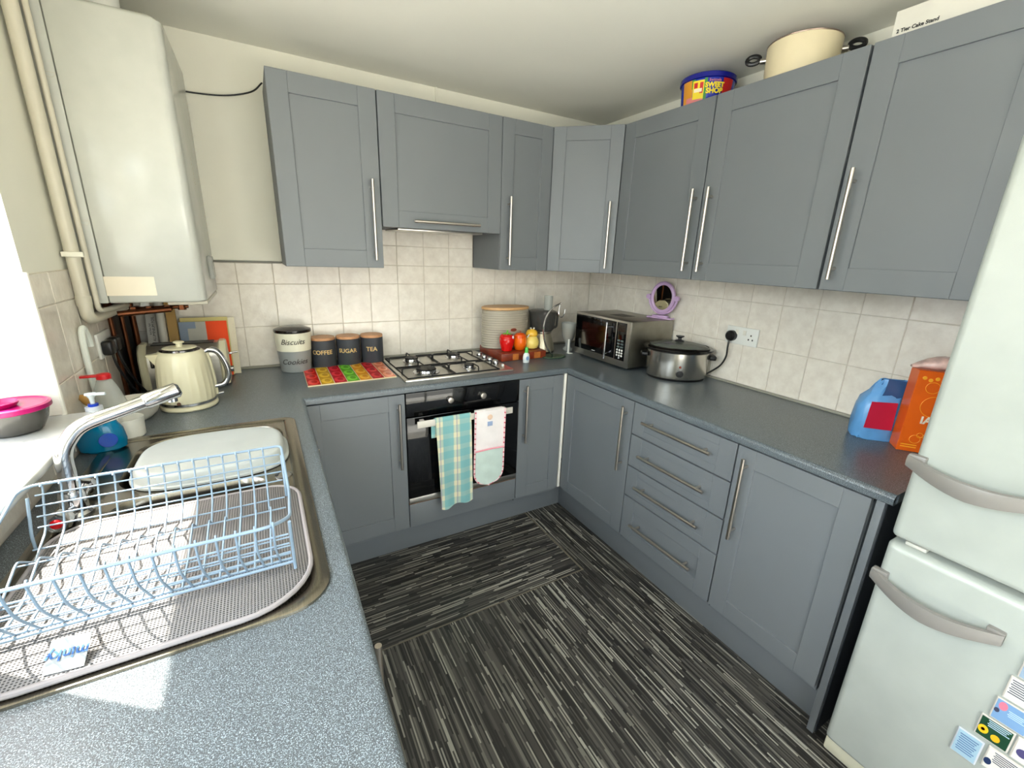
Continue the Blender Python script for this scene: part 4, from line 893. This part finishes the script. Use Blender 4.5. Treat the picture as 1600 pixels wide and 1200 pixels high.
for r in range(3):
    for c_ in range(3): obj('button', B().cyl((MX0-.004, cy0+.018-.018*c_, MZ0+.092-.015*r), (MX0-.0018, cy0+.018-.018*c_, MZ0+.092-.015*r), .0058, 12), P('button_white', (226, 226, 222)), cp)
obj('button', B().cyl((MX0-.004, cy0, MZ0+.049), (MX0-.0018, cy0, MZ0+.049), .005, 12), P('button_white', (226, 226, 222)), cp)
for k in range(10): obj('vent_slot', B().box(-.24, -.14, -.50-.012*k, -.495-.012*k, MZ1-.0005, MZ1+.0006), P('vent_dark', (50, 48, 44)), t)
b = B()
for x in (-.30, -.06):
    for y in (MY0+.04, MY1-.04): b.lathe([(.012, 0), (.014, .0135)], 16, c=(x, y, ZW+.0005))
obj('feet', b, blackp, t)
# mirror on microwave
t = thing('vanity_mirror', (-.06, -.72, MZ1), 'lilac framed round swivel mirror standing on the microwave', 'mirror')
lil = P('lilac_plastic', (196, 164, 202), .35); mx, my, mz = -.062, -.722, MZ1+.118
u = Vector((.25, -1, 0)).normalized(); MM = basis((mx, my, mz), u, (-.05, 0, 1))   # z axis = u x v faces the room
MM = Matrix((u, Vector((0, 0, 1)), u.cross(Vector((0, 0, 1))))).transposed().to_4x4(); MM.translation = (mx, my, mz)
ring = []
for k in range(40): ring.append((.064*cos(2*pi*k/40), .078*sin(2*pi*k/40), 0))
b = B().tube(ring, .0105, 10, closed=True, M=MM); obj('frame', b, lil, t)
obj('glass', B().lathe([(1, -.002), (1, .002)], 40, M=MM @ Matrix.Diagonal((.058, .072, 1, 1))), P('mirror_glass', (240, 240, 232), .02, metal=1), t)
yk = []
for k in range(17):
    a = pi+pi*k/16; yk.append((.083*cos(a), .088*sin(a)*1.02-.0, -.004))
b = B().tube(yk, .0065, 8, M=MM)
for s in (-1, 1): b.tube([(s*.083, 0, -.010), (s*.083, 0, .012)], .014, 16, M=MM)
b.box(-.045, .045, -.1165, -.098, -.014, .014, .003, M=MM); b.box(-.075, .075, -.1172, -.108, -.024, .024, .003, M=MM); obj('stand', b, lil, t)
# slow cooker
scx, scy, sa = -.172, -.965, radians(-41)
t = thing('slow_cooker', (scx, scy, ZW), 'oval stainless steel slow cooker with a glass lid', 'slow cooker', rz=sa)
def so(n_, b, m, p=None, **k): return obj(n_, b, m, p or t, local=True, **k)
so('base_ring', B().lathe([(.142, .001), (.146, .012)], 56, sy=.78), blackp)
m_, nb = mat('polished_steel', (196, 192, 184), .22, 1)
bd = so('body', B().lathe([(.147, .0125), (.152, .03), (.153, .13), (.153, .142)], 56, sy=.78), m_)
so('pot_rim', B().lathe([(.153, .1425), (.172, .150), (.174, .157), (.170, .161), (.150, .160)], 56, sy=.78), P('black_stoneware', (22, 18, 16), .12))
ld = so('lid', B().lathe([(.150, .1605), (.146, .166), (.12, .176), (.07, .186), (.001, .190)], 56, sy=.78), lidglass)
so('lid_rim', B().lathe([(.151, .1605), (.153, .165), (.148, .169), (.145, .166)], 56, sy=.78, cap0=False, cap1=False), P('black_stoneware', (22, 18, 16), .12), ld)
so('lid_knob', B().lathe([(.024, .190), (.022, .194), (.009, .198), (.009, .206), (.021, .214), (.020, .218), (.001, .219)], 24), blackp, ld)
for s in (-1, 1): so('side_handle', B().box(min(s*.150, s*.185), max(s*.150, s*.185), -.035, .035, .105, .128, .008, 3), blackp)
kn = so('control_knob', B().lathe([(.018, 0), (.017, .012), (.001, .013)], 24, M=basis((-.0, -.1195, .045), (1, 0, 0), (0, 0, 1))), blackp)
so('indicator_light', B().lathe([(.006, 0), (.004, .002)], 12, M=basis((0, -.1195, .078), (1, 0, 0), (0, 0, 1))), P('amber_lamp', (120, 40, 20), .2))
# right socket + plug + lead
t = thing('wall_socket', (0, -1.19, 1.1), 'white double socket on the right wall behind the slow cooker', 'socket')
pl = obj('plate', B().box(-.010, -.0002, -1.272, -1.108, 1.107, 1.192, .003), whitep, t)
for y in (-1.165, -1.205): obj('rocker_switch', B().box(-.013, -.0095, y-.008, y+.008, 1.155, 1.178, .001), P('switch_white', (226, 222, 210)), pl)
for (y, z_) in ((-1.238, 1.158), (-1.228, 1.138), (-1.248, 1.138)): obj('pin_hole', B().box(-.0106, -.0098, y-.003, y+.003, z_-.004, z_+.004), blackp, pl)
t = thing('plug', (-.01, -1.143, 1.14), 'black plug in the right wall socket, its lead curving down behind the slow cooker', 'plug')
obj('plug_body', B().tube([(-.0105, -1.143, 1.145), (-.030, -1.143, 1.145), (-.040, -1.143, 1.145)], [.026, .026, .018], 20), blackp, t)
obj('lead', B().tube(smoothline([(-.032, -1.143, 1.128), (-.035, -1.145, 1.09), (-.03, -1.142, 1.04), (-.03, -1.12, .99), (-.035, -1.08, .95), (-.05, -1.06, .93)]), .0045, 8), blackp, t)
# blue bag
t = thing('sugar_bag', (-.17, -1.83, ZW), 'crumpled blue plastic bag with a red label by the orange box', 'bag')
blu = vary('blue_bag_plastic', (98, 158, 214), .3, amt=.14, scale=14, bump=.9, bscale=26); bcx, bcy, ba = -.158, -1.835, radians(42)
def bagloop(w, d_, z, lean=0, n=28, jit=.0045, seed=0):
    rnd = random.Random(seed); L = []
    for k in range(n):
        th = 2*pi*k/n; co, si = cos(th), sin(th); e = 3.2
        px_ = w*math.copysign(abs(co)**(2/e), co)+rnd.uniform(-jit, jit); py_ = d_*math.copysign(abs(si)**(2/e), si)+rnd.uniform(-jit, jit)
        L.append((bcx+px_*cos(ba)-py_*sin(ba)+lean*.7, bcy+px_*sin(ba)+py_*cos(ba)-lean*.7, ZW+z))
    return L
b = B().loft([bagloop(.046, .058, .001, 0, seed=1), bagloop(.050, .063, .012, 0, seed=2), bagloop(.050, .062, .06, .0, seed=3), bagloop(.049, .061, .115, .0, seed=4), bagloop(.044, .056, .142, .004, seed=5), bagloop(.030, .050, .165, .014, jit=.005, seed=6), bagloop(.016, .046, .195, .026, jit=.006, seed=7), bagloop(.010, .044, .215, .036, jit=.006, seed=8)], True, False)
obj('bag', b, blu, t, ang=50)
b = B(); L = []
fd = Vector((cos(ba), sin(ba), 0)); sdv = Vector((-sin(ba), cos(ba), 0)); cb = Vector((bcx, bcy, 0))
q0 = cb-fd*.0535; pts = [(-.036, .046), (.046, .046), (.042, .142), (-.032, .146)]
b.loft([[tuple(q0+sdv*a+Vector((0, 0, ZW+c_))) for a, c_ in pts], [tuple(q0-fd*.001+sdv*a+Vector((0, 0, ZW+c_))) for a, c_ in pts]]); obj('red_label', b, P('label_red', (190, 26, 60), .4), t)
b = B(); q1 = cb-fd*.016+Vector((.018, -.018, ZW+.150)); b.loft([[q1+sdv*.034-fd*.012, q1-sdv*.052-fd*.012], [q1-fd*.022+sdv*.032+Vector((0, 0, .030)), q1-fd*.022-sdv*.056+Vector((0, 0, .022))], [q1+fd*.0+sdv*.02+Vector((0, 0, .068)), q1+fd*.0-sdv*.066+Vector((0, 0, .062))], [q1+fd*.02+sdv*.015+Vector((0, 0, .012)), q1+fd*.02-sdv*.055+Vector((0, 0, .012))]], False, False, closed=False)
obj('folded_top', b, P('bag_dark_blue', (50, 84, 130), .3), t, ang=60)
# orange box
c0 = Vector((-.215, -1.935, 0)); ud = Vector((.58, -.81, 0)).normalized(); dd = Vector((.81, .58, 0))
t = thing('pet_food_box', (-.15, -1.96, ZW), 'tall orange cardboard box partly hidden by the fridge freezer', 'box')
MB_ = Matrix((ud, Vector((0, 0, 1)), -dd)).transposed().to_4x4(); MB_.translation = c0+Vector((0, 0, ZW+.001))
obj('carton', B().box(0, .17, 0, .275, -.065, 0, .001, 1, M=MB_), P('box_orange', (226, 96, 16), .35), t)
def ringb(cx_, cy_, r, w=.0016): return B().tube([(cx_+r*cos(a), cy_+r*sin(a), .0006) for a in [2*pi*k/32 for k in range(32)]], w*.5, 5, closed=True, M=MB_)
ye = P('print_amber', (246, 170, 40), .4)
obj('printed_ring', ringb(.062, .160, .034), ye, t); obj('printed_ring', ringb(.045, .222, .018), ye, t); obj('printed_ring', ringb(.088, .222, .018), ye, t); obj('printed_ring', ringb(.040, .045, .014), ye, t); obj('printed_ring', ringb(.05, .06, .008), ye, t); obj('printed_ring', ringb(.066, .058, .008), ye, t)
for k in range(7): obj('printed_dot', B().lathe([(.006, 0), (.005, .0008)], 12, M=MB_ @ Matrix.Translation((.018+.016*k, .252-.006*(k % 2), 0))), ye, t)
obj('lettering', text_b('IAMS', .034, MB_ @ Matrix.Translation((.075, .112, .0008)), .0004, bold=.001), P('lettering_cream', (236, 226, 206), .4), t)
for k in range(2): obj('small_print', B().box(.008, .05, .014+.008*k, .017+.008*k, 0, .0006, M=MB_), ye, t)
t = thing('crisp_packet', (-.12, -1.97, ZW+.277), 'pink and white plastic packet lying on top of the orange box', 'packet')
b = B(); L = []
for k in range(9):
    s_ = k/8; w = .042*max(.15, sin(pi*(.1+.8*s_))); hgt = .022*sin(pi*(.06+.88*s_))
    ct = MB_ @ Vector((-.012+.165*s_, .2765, -.033)); L.append([tuple(ct+Vector((dd*w*cos(a)).to_tuple())+Vector((0, 0, hgt*(1+sin(a))+random.uniform(0, .002)))) for a in [2*pi*j/12 for j in range(12)]])
b.loft(L); obj('packet', b, vary('pink_film', (222, 186, 176), .25, amt=.25, scale=30, bump=.4, bscale=60), t, ang=60)

# ================================================================= on top of the wall units
t = thing('sweet_tub', (-.19, -.92, ZT), 'colourful plastic sweet tub with a blue lid on top of the wall cupboards', 'tub')
x, y, r = -.185, -.93, .112
obj('tub', B().lathe([(.098, .001), (.102, .006), (.111, .105)], 48, c=(x, y, ZT)), P('tub_blue', (16, 40, 160), .25), t)
obj('lid', B().lathe([(.110, .1055), (.117, .107), (.117, .124), (.112, .128), (.001, .128)], 48, c=(x, y, ZT)), P('lid_navy', (10, 20, 130), .25), t)
def patch(a0, a1, z0_, z1_, m, rr0=.0006):
    b = B(); L = []
    for z_ in (z0_, z1_):
        R_ = .102+.009*(z_-.006)/.1+rr0; L.append([(x+R_*cos(radians(a)), y+R_*sin(radians(a)), ZT+z_) for a in [a0+(a1-a0)*k/8 for k in range(9)]])
    b.loft(L, False, False, closed=False); obj('printed_patch', b, m, t)
patch(158, 186, .01, .104, P('tub_orange', (222, 150, 40))); patch(184, 192, .07, .104, P('tub_green', (60, 140, 50)), .0009); patch(187, 212, .03, .098, P('tub_yellow', (240, 214, 40)), .0012)
patch(190, 198, .07, .09, P('tub_red', (200, 30, 30)), .0018); patch(203, 210, .05, .09, P('tub_red', (200, 30, 30)), .0018); patch(190, 208, .055, .068, P('tub_cream', (240, 226, 190)), .0020); patch(212, 218, .01, .104, P('tub_green', (60, 140, 50)), .0009); patch(170, 212, .01, .04, P('tub_pink', (222, 130, 130)), .0010); patch(252, 280, .03, .104, P('tub_red', (200, 30, 30)), .001)
out = Vector((cos(radians(234)), sin(radians(234)), 0)); u = Vector((0, 0, 1)).cross(out)
for wd, hz, sz, m in (('Swizzels', .094, .015, P('tub_pink', (222, 130, 130))), ('SWEET', .076, .025, P('tub_yellow', (240, 214, 40))), ('SHOP', .054, .027, P('tub_yellow', (240, 214, 40)))):
    obj('lettering', text_b(wd, sz, basis(Vector((x, y, ZT+hz))+out*.1125, u, (0, 0, 1)), .0006, wrap=.11, bold=.0012 if sz > .02 else 0), m, t)
x, y = -.185, -1.335
t = thing('casserole_pot', (x, y, ZT), 'cream enamel casserole pot with black loop handles on top of the wall cupboards', 'pot')
obj('pot', B().lathe([(.105, .001), (.112, .008), (.118, .05), (.120, .128)], 56, c=(x, y, ZT)), P('pot_cream', (220, 206, 170), .3), t)
obj('rim', B().lathe([(.1205, .1285), (.1215, .131), (.118, .134), (.09, .140), (.001, .144)], 56, c=(x, y, ZT)), P('pot_rim', (150, 130, 116), .3, metal=.7), t)
for s in (-1, 1):
    hv = Vector((.50*s, -.866*s, 0)); sv = Vector((.866, .5, 0)); o = Vector((x, y, ZT+.098))
    obj('handle_mount', B().cyl(o+hv*.117, o+hv*.138, .010, 12), nickel, t)
    lp = [tuple(o+hv*(.162+.022*cos(a))+sv*.004*sin(a)+Vector((0, 0, .008+.014*sin(a)))) for a in [2*pi*k/20 for k in range(20)]]
    obj('loop_handle', B().tube(lp, .008, 8, closed=True), blackp, t)
t = thing('cake_stand_box', (-.17, -1.87, ZT), 'flat white cardboard box lettered 2 Tier Cake Stand at the top right', 'box')
obj('carton', B().box(-.262, -.02, -2.14, -1.648, ZT+.001, ZT+.095, .001), P('carton_pale', (222, 218, 206), .6), t)
obj('lettering', text_b('2 Tier Cake Stand', .0135, basis((-.2628, -1.708, ZT+.040), (0, -1, 0), (0, 0, 1)), .0003, bold=.0004), P('ink_black', (20, 20, 20)), t)

# ================================================================= cloths on the oven handle
m_, nb = mat('checked_cotton', (130, 196, 196), .9); x, y, z_ = nb.xyz(nb.pos())
U = nb.math('FRACT', nb.math('DIVIDE', nb.math('ADD', x, 3.012), .085)); V = nb.math('FRACT', nb.math('DIVIDE', nb.math('ADD', z_, 1.0), .064))
def band(v, a, b_): return nb.math('MULTIPLY', nb.math('GREATER_THAN', v, a), nb.math('LESS_THAN', v, b_))
bu = nb.math('ADD', nb.math('MULTIPLY', band(U, .30, .68), .42), nb.math('MULTIPLY', band(U, .36, .42), .3)); bv = nb.math('ADD', nb.math('MULTIPLY', band(V, .30, .70), .16), nb.math('MULTIPLY', nb.math('MULTIPLY', band(V, .30, .70), band(U, .30, .68)), .32))
c = nb.mix(nb.math('MINIMUM', nb.math('ADD', bu, bv), 1), lin((122, 174, 174)), lin((218, 210, 174)))
c = nb.mix(nb.math('MULTIPLY', band(U, .48, .53), .6), c, lin((130, 110, 150))); base(nb, c); nb.bump(nb.noise(nb.pos(), 40, 3), .4, .003); check_m = m_
def cloth(x0f, x1f, ztop, zbot, yfr, wave, nz=26, nx_=20, botf=None, th=.003, side=1):
    """front sheet going up, over the bar, and down the back"""
    rows = []
    zs = [zbot+(ztop-zbot)*k/nz for k in range(nz+1)]
    for z in zs: rows.append((z, yfr))
    return rows
t = thing('tea_towel', (-1.28, -.65, .28), 'aqua and cream checked tea towel hanging over the oven handle', 'towel')
def sheet(fn, nu, nv, th, flip=False):
    b = B(); t_ = bmesh.new(); G = [[t_.verts.new(fn(i/nu, j/nv)) for j in range(nv+1)] for i in range(nu+1)]
    for i in range(nu):
        for j in range(nv): t_.faces.new((G[i][j], G[i+1][j], G[i+1][j+1], G[i][j+1]))
    bmesh.ops.recalc_face_normals(t_, faces=t_.faces[:]); bmesh.ops.solidify(t_, geom=t_.faces[:], thickness=th); b.add(t_); return b
YB = -.651
def towel(u, v):    # v 0 bottom front .. 1 back end
    L1, L2, L3 = .465, .022, .10; s = v*(L1+L2+L3)
    xl = -1.379+.020*(1-min(1, s/L1))*1.0; xr = -1.199+.010*(1-min(1, s/L1)); x = xl+(xr-xl)*u
    if s < L1:
        z = .752-(L1-s)-.012*(1-u)*(1-s/L1)-.006*sin(u*9)*(1-s/L1); y = YB-.004-.006*sin(u*11+s*3)*(1-s/L1)-.010*(1-s/L1)
    elif s < L1+L2:
        a = (s-L1)/L2; z = .752+.002*sin(pi*a); y = YB-.004+.016*a
    else: z = .752-(s-L1-L2); y = YB+.014; x -= .016*(1-u)*min(1, (s-L1-L2)/.03)
    return (x, y, z)
obj('cloth', sheet(towel, 24, 60, .002), check_m, t, ang=80)
t = thing('oven_glove', (-1.1, -.65, .36), 'white double oven glove with pink trim and a mint pad on the oven handle', 'oven glove')
gw = vary('quilted_white', (232, 224, 220), .85, amt=.04, scale=20, bump=.5, bscale=25); gm_ = vary('mint_pad', (192, 208, 198), .9, amt=.05, scale=20, bump=.5, bscale=25)
def glove(u, v, y_off=0, z0_=.352, zt=.757):
    z = z0_+(zt-z0_)*v; cx_ = -1.105+.006*v; w = .081
    rd = .075
    if z < z0_+rd: w *= math.sqrt(max(.0, 1-((z0_+rd-z)/rd)**2))*.98+.02
    return (cx_-w+2*w*u, YB-.010+y_off-.005*sin(u*pi)-.002*sin(v*30+u*5)*sin(pi*u), z)
obj('glove_body', sheet(lambda u, v: glove(u, v), 20, 44, .010), gw, t, ang=80)
def pad(u, v):
    p_ = glove(u*.94+.03, v*.47+.012); return (p_[0], p_[1]-.0055, p_[2])
obj('mint_pad', sheet(pad, 18, 26, .004), gm_, t, ang=80)
edge = [glove(0, 1-k/30) for k in range(31)]+[glove(k/8, 0) for k in range(1, 8)]+[glove(1, k/30) for k in range(31)]
pk = P('pink_binding', (226, 150, 160), .8)
obj('binding', B().tube([(p[0], p[1]-.0035, p[2]) for p in edge], .0042, 8), P('pale_binding', (236, 200, 200), .8), t)
for k in range(0, len(edge)-1, 2):
    p_ = edge[k]; q_ = edge[k+1]; obj('binding_check', B().tube([(p_[0], p_[1]-.0037, p_[2]), ((p_[0]*.5+q_[0]*.5), p_[1]-.0037, (p_[2]*.5+q_[2]*.5))], .0045, 6), P('binding_red', (200, 60, 84), .8), t)
sm = [glove(k/20, .485) for k in range(21)]
obj('binding', B().tube([(p[0], p[1]-.007, p[2]+.004*sin(pi*k/20)) for k, p in enumerate(sm)], .004, 8), pk, t)
obj('flap_over_bar', B().box(-1.178, -1.024, YB-.009, YB+.012, .752, .760, .003), gw, t)
obj('back_flap', B().box(-1.176, -1.026, YB+.0095, YB+.0145, .62, .756, .002), gw, t)
obj('motif', B().box(-1.118, -1.090, YB-.0185, YB-.0165, .676, .700, .001), P('motif_blue', (150, 166, 196), .8), t)
obj('motif', B().lathe([(.014, 0), (.012, .001)], 16, M=basis((-1.104, YB-.017, .722), (1, 0, 0), (0, 0, 1))), P('motif_tan', (222, 190, 164), .8), t)
t = thing('dark_corner_stand_in', (-2.50, -.16, ZW), 'added dark tray standing against the left wall behind the copper pipes', 'sheeting')
obj('sheeting', B().box(-2.5095, -2.5005, -.315, -.02, ZW+.001, 1.26, .002, 1), P('dark_corner_black', (20, 18, 18), .6), t)  # dark sheet added to blacken the corner under the boiler
